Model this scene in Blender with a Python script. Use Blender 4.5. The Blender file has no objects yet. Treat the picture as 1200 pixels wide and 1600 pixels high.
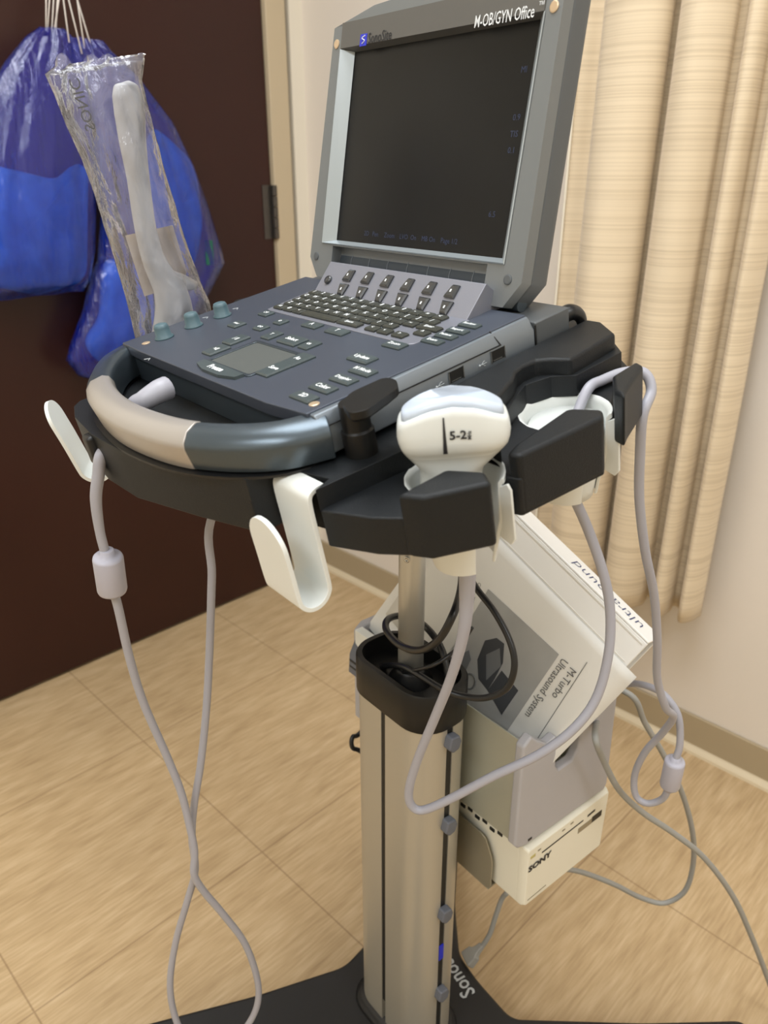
import bpy, bmesh, math, random
from mathutils import Vector, Matrix, noise
random.seed(7)
PI = math.pi
SC = bpy.context.scene
COL = SC.collection

# ------------------------------------------------------------------ camera, world, lights, exposure
F_PX, PITCH, ROLL, HC = 1218.0, 0.4148, 0.0014, 1.15
R0 = Matrix(((1, 0, 0), (0, -math.sin(PITCH), math.cos(PITCH)), (0, -math.cos(PITCH), -math.sin(PITCH))))
RR = R0 @ Matrix.Rotation(ROLL, 3, 'Z')          # columns: right, down, forward
cam_d = bpy.data.cameras.new('camera'); cam = bpy.data.objects.new('camera', cam_d); COL.objects.link(cam)
cam_d.sensor_fit = 'VERTICAL'; cam_d.sensor_height = 32.0; cam_d.lens = 32.0 * F_PX / 1600.0
cam_d.clip_start = 0.02; cam_d.clip_end = 30
m3 = Matrix((RR.col[0], -RR.col[1], -RR.col[2])).transposed()
cam.matrix_world = Matrix.Translation((0, 0, HC)) @ m3.to_4x4()
cam_d.dof.use_dof = True; cam_d.dof.focus_distance = 0.66; cam_d.dof.aperture_fstop = cam_d.lens / 3.2
SC.camera = cam
SC.view_settings.view_transform = 'Standard'; SC.view_settings.look = 'None'
SC.view_settings.gamma = 1.0; SC.view_settings.use_curve_mapping = False
SC.view_settings.exposure = 0.0
world = bpy.data.worlds.new('world'); SC.world = world; world.use_nodes = True
world.node_tree.nodes['Background'].inputs[0].default_value = (.95, .98, 1.0, 1)
world.node_tree.nodes['Background'].inputs[1].default_value = 0.3

RC = Vector((-.197, 2.206, 0)); DA = Vector((.70711, -.70711, 0)); DB = Vector((-.70711, -.70711, 0))
def frame(o, x, y, z):
    m = Matrix((x, y, z)).transposed().to_4x4(); m.translation = o; return m
FR = frame(RC, DA, DB, Vector((0, 0, 1)))          # room: x = along back wall, y = along door wall  (left handed pair fixed below)
# a,b,z is left-handed as (DA,DB,up)?  DA x DB = (0,0,-1): keep a proper frame by mapping y -> -DB
FR = frame(RC, DA, -DB, Vector((0, 0, 1)))         # room coordinates: (a, -b, z)
LIGHTS = [((1.15, -1.1, 2.48), (1.2, .6), 26.), ((2.9, -1.2, 2.48), (1.2, .6), 19.), ((1.7, -2.7, 2.48), (1.2, .6), 31.)]
LIGHT_OBJS = []
for (p, s, w) in LIGHTS:
    ld = bpy.data.lights.new('ceiling_lamp', 'AREA'); ld.shape = 'RECTANGLE'; ld.size = s[0]; ld.size_y = s[1]
    ld.energy = w; ld.color = (.93, .97, 1.0)
    lo = bpy.data.objects.new('ceiling_lamp', ld); COL.objects.link(lo)
    lo.matrix_world = FR @ Matrix.Translation((p[0], p[1], p[2] - .03)); LIGHT_OBJS.append(lo)

# ------------------------------------------------------------------ frames of the machine
YAW, DT, ST = -.89, .2026, .1587
X = Vector((math.cos(YAW), math.sin(YAW), 0)); B = Vector((-math.sin(YAW), math.cos(YAW), 0)); W = Vector((0, 0, 1))
Yd = B * math.cos(DT) + W * math.sin(DT); Zd = X.cross(Yd)
U = B * math.sin(ST) + W * math.cos(ST); N = X.cross(U)
OD = Vector((.0285, .7024, HC - .0948))
FD = frame(OD, X, Yd, Zd)                       # tilted top of the cart and the console deck
FC = frame(Vector((OD.x, OD.y, 0)), X, B, W)     # upright cart frame, z = 0 on the floor
FS = frame(OD + Zd * .0334, X, U, N)             # screen plane
FW = Matrix.Identity(4)
CP = Vector((0, 0, HC))
def ray(u, v): return RR @ Vector(((u - 600) / F_PX, (v - 800) / F_PX, 1.0))
def hit(u, v, F, ax, val):
    """place where the sight line through a pixel meets a plane of a frame, in that frame's own coordinates"""
    n = F.col[ax].to_3d().normalized(); d = ray(u, v); p0 = F.translation + n * val
    P = CP + d * ((p0 - CP).dot(n) / d.dot(n))
    return F.inverted() @ P
def atY(u, v, y):
    d = ray(u, v); return CP + d * (y / d.y)

# ------------------------------------------------------------------ materials
def lin(c):
    return tuple(((x / 255) / 12.92 if x / 255 <= .04045 else ((x / 255 + .055) / 1.055) ** 2.4) for x in c) + (1,)
def nd(nt, t, **k):
    n = nt.nodes.new(t)
    for a, v in k.items(): setattr(n, a, v)
    return n
def mat(name, c, rough=.5, metal=0, bump=0, bs=400, var=0, vs=6, coat=0, spec=.5, sheen=0, trans=0):
    m = bpy.data.materials.new(name); m.use_nodes = True; nt = m.node_tree; p = nt.nodes['Principled BSDF']
    p.inputs['Base Color'].default_value = lin(c); p.inputs['Roughness'].default_value = rough
    p.inputs['Metallic'].default_value = metal; p.inputs['Specular IOR Level'].default_value = spec
    p.inputs['Coat Weight'].default_value = coat; p.inputs['Coat Roughness'].default_value = .15
    p.inputs['Sheen Weight'].default_value = sheen
    if trans: p.inputs['Transmission Weight'].default_value = trans
    if bump or var:
        tc = nd(nt, 'ShaderNodeTexCoord')
    if bump:
        nz = nd(nt, 'ShaderNodeTexNoise'); nz.inputs['Scale'].default_value = bs; nz.inputs['Detail'].default_value = 3
        bp = nd(nt, 'ShaderNodeBump'); bp.inputs['Strength'].default_value = bump; bp.inputs['Distance'].default_value = .001
        nt.links.new(tc.outputs['Object'], nz.inputs['Vector']); nt.links.new(nz.outputs['Fac'], bp.inputs['Height'])
        nt.links.new(bp.outputs['Normal'], p.inputs['Normal'])
    if var:
        nz2 = nd(nt, 'ShaderNodeTexNoise'); nz2.inputs['Scale'].default_value = vs; nz2.inputs['Detail'].default_value = 4
        mr = nd(nt, 'ShaderNodeMapRange'); mr.inputs[1].default_value = .3; mr.inputs[2].default_value = .7
        mr.inputs[3].default_value = 1 - var; mr.inputs[4].default_value = 1 + var
        mx = nd(nt, 'ShaderNodeVectorMath', operation='SCALE'); mx.inputs[0].default_value = lin(c)[:3]
        nt.links.new(tc.outputs['Object'], nz2.inputs['Vector']); nt.links.new(nz2.outputs['Fac'], mr.inputs[0])
        nt.links.new(mr.outputs[0], mx.inputs['Scale']); nt.links.new(mx.outputs[0], p.inputs['Base Color'])
    return m
M = dict(
    tray=mat('black_textured_plastic', (21, 24, 27), .48, bump=.35, bs=1300, spec=.33),
    black=mat('black_plastic', (19, 20, 22), .45), rubber=mat('dark_rubber', (19, 19, 19), .42, spec=.35),
    deck=mat('slate_deck', (74, 80, 92), .42, .3, bump=.06, bs=1800),
    side=mat('grey_metallic_shell', (128, 136, 144), .38, .55, bump=.08, bs=2200),
    darkshell=mat('dark_metallic_shell', (82, 92, 100), .3, .6, bump=.05, bs=2200),
    grip=mat('silver_grip', (178, 172, 166), .34, .45),
    lid=mat('grey_lid_shell', (124, 128, 130), .45, .35, bump=.05, bs=2000),
    lidside=mat('dark_lid_side', (92, 96, 99), .5, .2, bump=.05, bs=2000),
    trim=mat('light_grey_trim', (168, 176, 180), .36, .5),
    label=mat('label_band', (92, 90, 86), .55), barrel=mat('hinge_barrel', (70, 78, 86), .45, .3),
    screen=mat('dark_screen_glass', (17, 18, 20), .3, spec=.28, var=.25, vs=12),
    lilac=mat('lilac_panel', (142, 144, 155), .4, .5, bump=.05, bs=2000),
    key=mat('dark_olive_key', (58, 60, 54), .4), fkey=mat('dark_glossy_button', (48, 50, 52), .25, coat=.5),
    bkey=mat('slate_button', (68, 78, 80), .38), white=mat('white_ink', (225, 228, 230), .5),
    greyink=mat('grey_ink', (190, 195, 198), .5), blackink=mat('black_ink', (35, 35, 38), .6), greenish=mat('grey_text_ink', (88, 88, 88), .6),
    knob=mat('teal_grey_knob', (76, 100, 108), .5), pad=mat('touchpad', (80, 84, 82), .55),
    brass=mat('brass_screw', (214, 190, 160), .35, .6), steel=mat('steel', (190, 190, 186), .25, .95),
    blue=mat('blue_badge', (40, 50, 190), .4), screentext=mat('dim_blue_text', (52, 62, 92), .5),
    off=mat('off_white_plastic', (226, 229, 226), .38, spec=.5), probe=mat('probe_shell', (217, 220, 217), .32),
    neck=mat('probe_neck_shell', (196, 199, 196), .36), lens=mat('grey_blue_lens', (186, 196, 210), .3),
    cable=mat('lilac_grey_cable', (164, 164, 174), .42), cord=mat('grey_power_cord', (152, 152, 148), .5),
    bcable=mat('black_cable', (26, 27, 29), .33), ferrite=mat('ferrite_lilac', (176, 175, 188), .4),
    alu=mat('brushed_aluminium', (200, 200, 196), .36, .5, bump=.02, bs=300),
    alub=mat('brushed_beige_aluminium', (182, 177, 165), .42, .5), slot=mat('slot_dark', (24, 24, 23), .5),
    base=mat('cart_base_black', (30, 30, 31), .5, bump=.3, bs=900),
    capgrey=mat('basket_cap_grey', (172, 171, 176), .5), sheet=mat('basket_sheet', (186, 188, 176), .35, .5),
    clip=mat('grey_clip', (98, 102, 112), .55), printer=mat('printer_cream', (232, 229, 214), .45),
    bracket=mat('bracket_metal', (158, 152, 134), .4, .5), binder=mat('binder_white', (238, 238, 236), .28, coat=.3),
    board=mat('chipboard', (170, 140, 100), .8), paper=mat('cover_paper', (226, 224, 218), .6),
    pic=mat('printed_grey', (160, 160, 158), .6, var=.12, vs=14), picdark=mat('printed_dark', (62, 64, 68), .6), picmid=mat('printed_mid', (112, 114, 116), .6),
    tag=mat('tan_paper', (228, 214, 192), .7), blueink=mat('marker_ink', (60, 70, 110), .6),
    door=mat('mahogany_door', (50, 22, 17), .36, var=.12, vs=3, spec=.4), frame=mat('door_frame_paint', (196, 180, 152), .5),
    wallc=mat('wall_paint', (232, 225, 210), .85, bump=.3, bs=160), wall2=mat('wall_paint_back', (228, 219, 208), .85, bump=.3, bs=160),
    ceil=mat('ceiling_tile', (235, 232, 225), .9), vinyl=mat('baseboard_vinyl', (172, 156, 128), .5), vinyl2=mat('base_toe_strip', (214, 198, 168), .5),
    gown=mat('blue_gown_fabric', (72, 150, 246), .85, bump=.6, bs=150, var=.16, vs=25), green=mat('green_mark', (18, 96, 78), .6),
    string=mat('white_string', (222, 214, 206), .7), hinge=mat('hinge_metal', (96, 92, 88), .35, .8),
    thread=mat('seam_thread', (246, 240, 224), .8), diffuser=mat('lamp_diffuser', (250, 248, 240), .5),
)
def stretch_bump(m, scale, strength, dist=.0006):
    nt = m.node_tree; p = nt.nodes['Principled BSDF']
    tc = nd(nt, 'ShaderNodeTexCoord'); mp = nd(nt, 'ShaderNodeMapping'); mp.inputs['Scale'].default_value = scale
    nz = nd(nt, 'ShaderNodeTexNoise'); nz.inputs['Scale'].default_value = 1; nz.inputs['Detail'].default_value = 3
    bp = nd(nt, 'ShaderNodeBump'); bp.inputs['Strength'].default_value = strength; bp.inputs['Distance'].default_value = dist
    nt.links.new(tc.outputs['Object'], mp.inputs[0]); nt.links.new(mp.outputs[0], nz.inputs[0]); nt.links.new(nz.outputs['Fac'], bp.inputs['Height'])
    nt.links.new(bp.outputs['Normal'], p.inputs['Normal'])
def floor_material():
    m = bpy.data.materials.new('vinyl_wood_tile'); m.use_nodes = True; nt = m.node_tree; p = nt.nodes['Principled BSDF']; L = nt.links.new
    tc = nd(nt, 'ShaderNodeTexCoord'); sp = nd(nt, 'ShaderNodeSeparateXYZ'); L(tc.outputs['Object'], sp.inputs[0])
    def seam(out, off, size, wdt=.0012):
        a = nd(nt, 'ShaderNodeMath', operation='ADD'); a.inputs[1].default_value = -off + 100 * size; L(out, a.inputs[0])
        d = nd(nt, 'ShaderNodeMath', operation='PINGPONG'); d.inputs[1].default_value = size / 2; L(a.outputs[0], d.inputs[0])
        r = nd(nt, 'ShaderNodeMapRange'); r.inputs[1].default_value = wdt * .4; r.inputs[2].default_value = wdt * 1.6; L(d.outputs[0], r.inputs[0])
        return r.outputs[0]
    s1 = seam(sp.outputs['X'], .36, .43); s2 = seam(sp.outputs['Y'], -.41, .42)
    mm = nd(nt, 'ShaderNodeMath', operation='MINIMUM'); L(s1, mm.inputs[0]); L(s2, mm.inputs[1])
    def nz(scale, det):
        mp = nd(nt, 'ShaderNodeMapping'); mp.inputs['Scale'].default_value = scale; L(tc.outputs['Object'], mp.inputs[0])
        n = nd(nt, 'ShaderNodeTexNoise'); n.inputs['Scale'].default_value = 1; n.inputs['Detail'].default_value = det; L(mp.outputs[0], n.inputs[0]); return n.outputs['Fac']
    n1 = nz((230, 16, 1), 4); n2 = nz((45, 9, 1), 3); n3 = nz((3, 2.2, 1), 2)
    a = nd(nt, 'ShaderNodeMath', operation='MULTIPLY_ADD'); a.inputs[1].default_value = .55; L(n1, a.inputs[0])
    b = nd(nt, 'ShaderNodeMath', operation='MULTIPLY'); b.inputs[1].default_value = .45; L(n2, b.inputs[0]); L(b.outputs[0], a.inputs[2])
    cr = nd(nt, 'ShaderNodeValToRGB'); L(a.outputs[0], cr.inputs[0])
    cr.color_ramp.elements[0].position = .3; cr.color_ramp.elements[0].color = lin((170, 143, 106))
    cr.color_ramp.elements[1].position = .68; cr.color_ramp.elements[1].color = lin((208, 183, 146))
    mid = cr.color_ramp.elements.new(.5); mid.color = lin((192, 165, 126))
    mx = nd(nt, 'ShaderNodeMix', data_type='RGBA'); mx.inputs[6].default_value = lin((136, 108, 76)); L(cr.outputs[0], mx.inputs[7]); 
    r2 = nd(nt, 'ShaderNodeMapRange'); r2.inputs[3].default_value = .35; L(mm.outputs[0], r2.inputs[0]); L(r2.outputs[0], mx.inputs[0])
    vm = nd(nt, 'ShaderNodeMapRange'); vm.inputs[3].default_value = .93; vm.inputs[4].default_value = 1.07; vm.inputs[1].default_value = .3; vm.inputs[2].default_value = .7; L(n3, vm.inputs[0])
    sc = nd(nt, 'ShaderNodeVectorMath', operation='SCALE'); L(mx.outputs[2], sc.inputs[0]); L(vm.outputs[0], sc.inputs['Scale'])
    L(sc.outputs[0], p.inputs['Base Color']); p.inputs['Roughness'].default_value = .5
    bp = nd(nt, 'ShaderNodeBump'); bp.inputs['Strength'].default_value = .3; bp.inputs['Distance'].default_value = .0005
    L(mm.outputs[0], bp.inputs['Height']); L(bp.outputs[0], p.inputs['Normal'])
    return m
def curtain_material():
    m = bpy.data.materials.new('curtain_cloth'); m.use_nodes = True; nt = m.node_tree; p = nt.nodes['Principled BSDF']; L = nt.links.new
    tc = nd(nt, 'ShaderNodeTexCoord'); mp = nd(nt, 'ShaderNodeMapping'); mp.inputs['Scale'].default_value = (.3, .3, 330); L(tc.outputs['Object'], mp.inputs[0])
    n = nd(nt, 'ShaderNodeTexNoise'); n.inputs['Scale'].default_value = 1; n.inputs['Detail'].default_value = 2; L(mp.outputs[0], n.inputs[0])
    cr = nd(nt, 'ShaderNodeValToRGB'); L(n.outputs['Fac'], cr.inputs[0])
    cr.color_ramp.elements[0].position = .33; cr.color_ramp.elements[0].color = lin((210, 192, 164))
    cr.color_ramp.elements[1].position = .55; cr.color_ramp.elements[1].color = lin((228, 211, 183))
    L(cr.outputs[0], p.inputs['Base Color']); p.inputs['Roughness'].default_value = .8; p.inputs['Sheen Weight'].default_value = .2
    bp = nd(nt, 'ShaderNodeBump'); bp.inputs['Strength'].default_value = .2; bp.inputs['Distance'].default_value = .001
    L(n.outputs['Fac'], bp.inputs['Height']); L(bp.outputs[0], p.inputs['Normal'])
    return m
def film_material(name, tint, body, see, rough=.12, wr=(60, 60, 12), bstr=.6, bodyrough=.4):
    m = bpy.data.materials.new(name); m.use_nodes = True; nt = m.node_tree; L = nt.links.new
    out = [n for n in nt.nodes if n.type == 'OUTPUT_MATERIAL'][0]; p = nt.nodes['Principled BSDF']
    p.inputs['Base Color'].default_value = lin(body); p.inputs['Roughness'].default_value = rough; p.inputs['Specular IOR Level'].default_value = .8
    p.inputs['Coat Weight'].default_value = 1; p.inputs['Coat Roughness'].default_value = .06
    t = nd(nt, 'ShaderNodeBsdfTransparent'); t.inputs[0].default_value = lin(tint)
    tc = nd(nt, 'ShaderNodeTexCoord'); mp = nd(nt, 'ShaderNodeMapping'); mp.inputs['Scale'].default_value = wr; L(tc.outputs['Object'], mp.inputs[0])
    n = nd(nt, 'ShaderNodeTexNoise'); n.inputs['Scale'].default_value = 1; n.inputs['Detail'].default_value = 4; n.inputs['Distortion'].default_value = .6; L(mp.outputs[0], n.inputs[0])
    bp = nd(nt, 'ShaderNodeBump'); bp.inputs['Strength'].default_value = bstr; bp.inputs['Distance'].default_value = .006
    L(n.outputs['Fac'], bp.inputs['Height']); L(bp.outputs[0], p.inputs['Normal'])
    mx = nd(nt, 'ShaderNodeMixShader'); mx.inputs[0].default_value = 1 - see
    L(t.outputs[0], mx.inputs[1]); L(p.outputs[0], mx.inputs[2])
    g = nd(nt, 'ShaderNodeBsdfGlossy'); g.inputs['Roughness'].default_value = .07; L(bp.outputs[0], g.inputs['Normal'])
    lw = nd(nt, 'ShaderNodeFresnel'); lw.inputs['IOR'].default_value = 1.45; L(bp.outputs[0], lw.inputs['Normal'])
    mx2 = nd(nt, 'ShaderNodeMixShader'); L(lw.outputs[0], mx2.inputs[0]); L(mx.outputs[0], mx2.inputs[1]); L(g.outputs[0], mx2.inputs[2])
    L(mx2.outputs[0], out.inputs['Surface'])
    return m
M['floor'] = floor_material(); M['curtain'] = curtain_material()
M['bluefilm'] = film_material('blue_bag_film', (218, 230, 255), (8, 24, 195), .75, wr=(90, 90, 9), bstr=.9)
M['clearfilm'] = film_material('clear_bag_film', (250, 250, 255), (214, 216, 238), .85, wr=(50, 50, 26), bstr=1.0)
stretch_bump(M['alu'], (400, 400, 3), .08); stretch_bump(M['alub'], (400, 400, 3), .08)

# ------------------------------------------------------------------ object helpers
WM = {}
def empty(name, loc, label=None, cat=None, group=None, kind=None, F=None):
    o = bpy.data.objects.new(name, None); COL.objects.link(o); o.empty_display_size = .02
    m = Matrix.Translation(Vector(loc)) if F is None else Matrix.Translation(F @ Vector(loc)) @ F.to_3x3().to_4x4()
    o.matrix_world = m; WM[o.name] = m.copy(); tag(o, label, cat, group, kind); return o
def tag(o, label=None, cat=None, group=None, kind=None):
    if label: o['label'] = label
    if cat: o['category'] = cat
    if group: o['group'] = group
    if kind: o['kind'] = kind
    return o
def place(o, F, parent=None):
    if parent is not None:
        o.parent = parent; o.matrix_parent_inverse = Matrix.Identity(4)
        o.matrix_basis = WM[parent.name].inverted() @ F
    else: o.matrix_basis = F
    WM[o.name] = F.copy()
def obj(name, bm, m, parent=None, F=FW, bevel=0, seg=2, smooth=False, angle=40, label=None, sub=0, origin=None):
    me = bpy.data.meshes.new(name); bmesh.ops.recalc_face_normals(bm, faces=bm.faces)
    if origin is not None:
        o_ = Vector(origin); bmesh.ops.translate(bm, verts=bm.verts, vec=-o_); F = F @ Matrix.Translation(o_)
    bm.to_mesh(me); bm.free()
    for k in (m if isinstance(m, (list, tuple)) else [m]): me.materials.append(M[k] if isinstance(k, str) else k)
    o = bpy.data.objects.new(name, me); COL.objects.link(o); place(o, F, parent)
    if smooth:
        for f in me.polygons: f.use_smooth = True
    if bevel:
        b = o.modifiers.new('b', 'BEVEL'); b.width = bevel; b.segments = seg; b.limit_method = 'ANGLE'; b.angle_limit = math.radians(angle)
        b.harden_normals = False
        for f in me.polygons: f.use_smooth = True
        w = o.modifiers.new('w', 'WEIGHTED_NORMAL'); w.keep_sharp = True
    if sub:
        s = o.modifiers.new('s', 'SUBSURF'); s.levels = s.render_levels = sub
    if label: o['label'] = label
    return o
def NB(): return bmesh.new()
def box(bm, x0, x1, y0, y1, z0, z1, mi=0):
    v = [bm.verts.new(p) for p in ((x0, y0, z0), (x1, y0, z0), (x1, y1, z0), (x0, y1, z0), (x0, y0, z1), (x1, y0, z1), (x1, y1, z1), (x0, y1, z1))]
    for f in ((0, 3, 2, 1), (4, 5, 6, 7), (0, 1, 5, 4), (1, 2, 6, 5), (2, 3, 7, 6), (3, 0, 4, 7)):
        bm.faces.new([v[i] for i in f]).material_index = mi
    return bm
def prism(bm, pts, lo, hi, ax=2, holes=(), mi=0):
    """extrude a polygon (with holes) between lo and hi along axis ax"""
    def mk(p, h):
        return {2: (p[0], p[1], h), 1: (p[0], h, p[1]), 0: (h, p[0], p[1])}[ax]
    loops = [pts] + list(holes); bot = []; top = []; eb = []
    for lp in loops:
        b = [bm.verts.new(mk(p, lo)) for p in lp]; t = [bm.verts.new(mk(p, hi)) for p in lp]; bot.append(b); top.append(t)
        n = len(lp)
        for i in range(n): bm.faces.new((b[i], b[(i + 1) % n], t[(i + 1) % n], t[i])).material_index = mi
    for vs in (bot, top):
        if len(loops) == 1 : 
            bm.faces.new(vs[0]).material_index = mi
        else:
            es = []
            for l in vs:
                n = len(l)
                for i in range(n):
                    e = bm.edges.get((l[i], l[(i + 1) % n])); es.append(e)
            r = bmesh.ops.triangle_fill(bm, use_beauty=True, use_dissolve=False, edges=es)
            for g in r['geom']:
                if isinstance(g, bmesh.types.BMFace): g.material_index = mi
    return bm
def loft(bm, rings, closed=True, cap=True, mi=0):
    vs = [[bm.verts.new(p) for p in r] for r in rings]
    for a, b in zip(vs, vs[1:]):
        n = len(a)
        for i in range(n if closed else n - 1):
            j = (i + 1) % n; bm.faces.new((a[i], a[j], b[j], b[i])).material_index = mi
    if cap and closed:
        bm.faces.new(vs[0]).material_index = mi; bm.faces.new(vs[-1]).material_index = mi
    return bm
def rect_ring(x0, x1, y0, y1, r, z, n=4):
    out = []
    for cx, cy, a0 in ((x1 - r, y1 - r, 0), (x0 + r, y1 - r, 90), (x0 + r, y0 + r, 180), (x1 - r, y0 + r, 270)):
        for i in range(n + 1):
            a = math.radians(a0 + 90 * i / n); out.append((cx + r * math.cos(a), cy + r * math.sin(a), z))
    return out
def lathe(bm, prof, c=(0, 0), n=32, a0=0, a1=2 * PI, mi=0, sx=1, sy=1):
    full = abs(a1 - a0 - 2 * PI) < 1e-6; rows = []
    m = n if full else n + 1
    for i in range(m):
        a = a0 + (a1 - a0) * i / n
        rows.append([bm.verts.new((c[0] + r * sx * math.cos(a), c[1] + r * sy * math.sin(a), z)) for r, z in prof])
    for i in range(m if full else m - 1):
        A, Bq = rows[i], rows[(i + 1) % m]
        for k in range(len(prof) - 1): bm.faces.new((A[k], Bq[k], Bq[k + 1], A[k + 1])).material_index = mi
    if full:
        bm.faces.new([r[0] for r in rows]).material_index = mi; bm.faces.new([r[-1] for r in rows]).material_index = mi
    return bm, rows
def catmull(pts, k=8):
    pts = [Vector(p) for p in pts]; P = [pts[0] * 2 - pts[1]] + pts + [pts[-1] * 2 - pts[-2]]; out = []
    for i in range(1, len(P) - 2):
        for j in range(k):
            t = j / k; a, b, c, d = P[i - 1], P[i], P[i + 1], P[i + 2]
            out.append(.5 * ((2 * b) + (c - a) * t + (2 * a - 5 * b + 4 * c - d) * t * t + (3 * b - a - 3 * c + d) * t ** 3))
    out.append(pts[-1]); return out
def tube(bm, pts, r, n=12, k=8, smooth=True, mi=0):
    if smooth:
        rs = r if isinstance(r, (list, tuple)) else [r] * len(pts)
        q = catmull([(*p, 0) if len(p) == 2 else p for p in pts], k); rr = []
        for i in range(len(pts) - 1):
            for j in range(k): rr.append(rs[i] + (rs[i + 1] - rs[i]) * j / k)
        rr.append(rs[-1])
    else:
        q = [Vector(p) for p in pts]; rr = r if isinstance(r, (list, tuple)) else [r] * len(pts)
    up = None; rings = []
    for i, p in enumerate(q):
        t = (q[min(i + 1, len(q) - 1)] - q[max(i - 1, 0)]).normalized()
        if up is None: up = t.orthogonal().normalized()
        up = (up - t * up.dot(t)).normalized(); s = t.cross(up)
        rings.append([p + (up * math.cos(2 * PI * j / n) + s * math.sin(2 * PI * j / n)) * rr[i] for j in range(n)])
    return loft(bm, rings, mi=mi)
def text_bm(bm, s, size, o, ex, ey, mi=0, align='CENTER', depth=.00012, bold=0, sx=1.0):
    """flat lettering: o = middle of the line, ex = reading direction, ey = up direction"""
    cu = bpy.data.curves.new('t', 'FONT'); cu.body = s; cu.size = size; cu.align_x = align; cu.align_y = 'CENTER'; cu.offset = bold
    cu.resolution_u = 2
    ob = bpy.data.objects.new('t', cu); COL.objects.link(ob)
    dg = bpy.context.evaluated_depsgraph_get(); me = bpy.data.meshes.new_from_object(ob.evaluated_get(dg))
    o, ex, ey = Vector(o), Vector(ex).normalized(), Vector(ey).normalized(); ez = ex.cross(ey)
    vs = [bm.verts.new(o + ex * v.co.x * sx + ey * v.co.y + ez * depth) for v in me.vertices]
    for p in me.polygons:
        try: bm.faces.new([vs[i] for i in p.vertices]).material_index = mi
        except ValueError: pass
    bpy.data.objects.remove(ob); bpy.data.curves.remove(cu); bpy.data.meshes.remove(me)
    return bm
def obj_text(name, parts, m, parent, F, label=None):
    bm = NB()
    for a in parts: text_bm(bm, *a[:5], **(a[5] if len(a) > 5 else {}))
    me = bpy.data.meshes.new(name); bm.to_mesh(me); bm.free()
    for k in (m if isinstance(m, (list, tuple)) else [m]): me.materials.append(M[k])
    o = bpy.data.objects.new(name, me); COL.objects.link(o); place(o, F, parent)
    if label: o['label'] = label
    return o

# ------------------------------------------------------------------ the room
RA, RB, RH = 3.7, 3.6, 2.5
def room(name, bm, m, kind='structure', **k):
    o = obj(name, bm, m, None, FR, **k); o['kind'] = kind; return o
room('floor', box(NB(), -.1, RA + .1, -RB - .1, .1, -.1, 0), 'floor')
room('ceiling', box(NB(), -.1, RA + .1, -RB - .1, .1, RH, RH + .1), 'ceil')
room('wall_back', box(NB(), 0, RA, 0, .1, 0, RH), 'wall2')
room('wall_left', prism(NB(), [(.1, 0), (-.04, 0), (-.04, 2.18), (-1.17, 2.18), (-1.17, 0), (-RB - .1, 0), (-RB - .1, RH), (.1, RH)], -.1, 0, ax=0), 'wallc')
room('wall_right', box(NB(), RA, RA + .1, -RB, 0, 0, RH), 'wallc')
room('wall_front', box(NB(), 0, RA, -RB - .1, -RB, 0, RH), 'wallc')
bm = NB(); box(bm, .0, RA, -.008, 0, .012, .085); o = room('baseboard_back', bm, ['vinyl', 'vinyl2'], bevel=.002)
bm = NB(); prism(bm, [(0, 0), (-.022, 0), (-.02, .006), (-.012, .014), (0, .016)], 0.008, RA, ax=0); obj('toe_strip', bm, 'vinyl2', o, FR, label='lighter toe strip along the foot of the baseboard')
bm = NB(); box(bm, 0, .008, -.04, 0, 0.0, .085); o = room('baseboard_left', bm, 'vinyl', bevel=.002)
d = empty('door_1', (0, -.6, 0), kind='structure', F=FR)
obj('door_leaf', box(NB(), -.045, .0, -1.12, -.121, .008, 2.12), 'door', d, FR, bevel=.002)
obj('door_frame', prism(NB(), [(-.04, 0), (-.118, 0), (-.118, 2.13), (-1.125, 2.13), (-1.125, 0), (-1.19, 0), (-1.19, 2.19), (-.06, 2.19), (-.06, 0)][1:], -.1, .012, ax=0), 'frame', d, FR, bevel=.003)
for z0 in (.986, .25):
    bm = NB(); 
    for i in range(5): 
        bmm, _ = lathe(bm, [(.0065, z0 + .0255 * i), (.0075, z0 + .0255 * i + .001), (.0075, z0 + .0255 * i + .0235), (.0065, z0 + .0255 * i + .0245)], (.009, -.119), 14)
    box(bm, 0, .002, -.15, -.119, z0, z0 + .127)
    obj('door_hinge', bm, 'hinge', d, FR, smooth=False)
for i, (p, s, w) in enumerate(LIGHTS):
    t = empty('ceiling_light', (p[0], p[1], RH), ['recessed white ceiling light panel nearest the door', 'recessed white ceiling light panel on the right side', 'recessed white ceiling light panel behind the viewer'][i], 'ceiling light', 'ceiling light panels', F=FR)
    obj('light_frame', prism(NB(), [(p[0] - s[0] / 2 - .03, p[1] - s[1] / 2 - .03), (p[0] + s[0] / 2 + .03, p[1] - s[1] / 2 - .03), (p[0] + s[0] / 2 + .03, p[1] + s[1] / 2 + .03), (p[0] - s[0] / 2 - .03, p[1] + s[1] / 2 + .03)], RH - .012, RH - .001,
        holes=[[(p[0] - s[0] / 2, p[1] - s[1] / 2), (p[0] + s[0] / 2, p[1] - s[1] / 2), (p[0] + s[0] / 2, p[1] + s[1] / 2), (p[0] - s[0] / 2, p[1] + s[1] / 2)]]), 'diffuser', t, FR)

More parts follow.
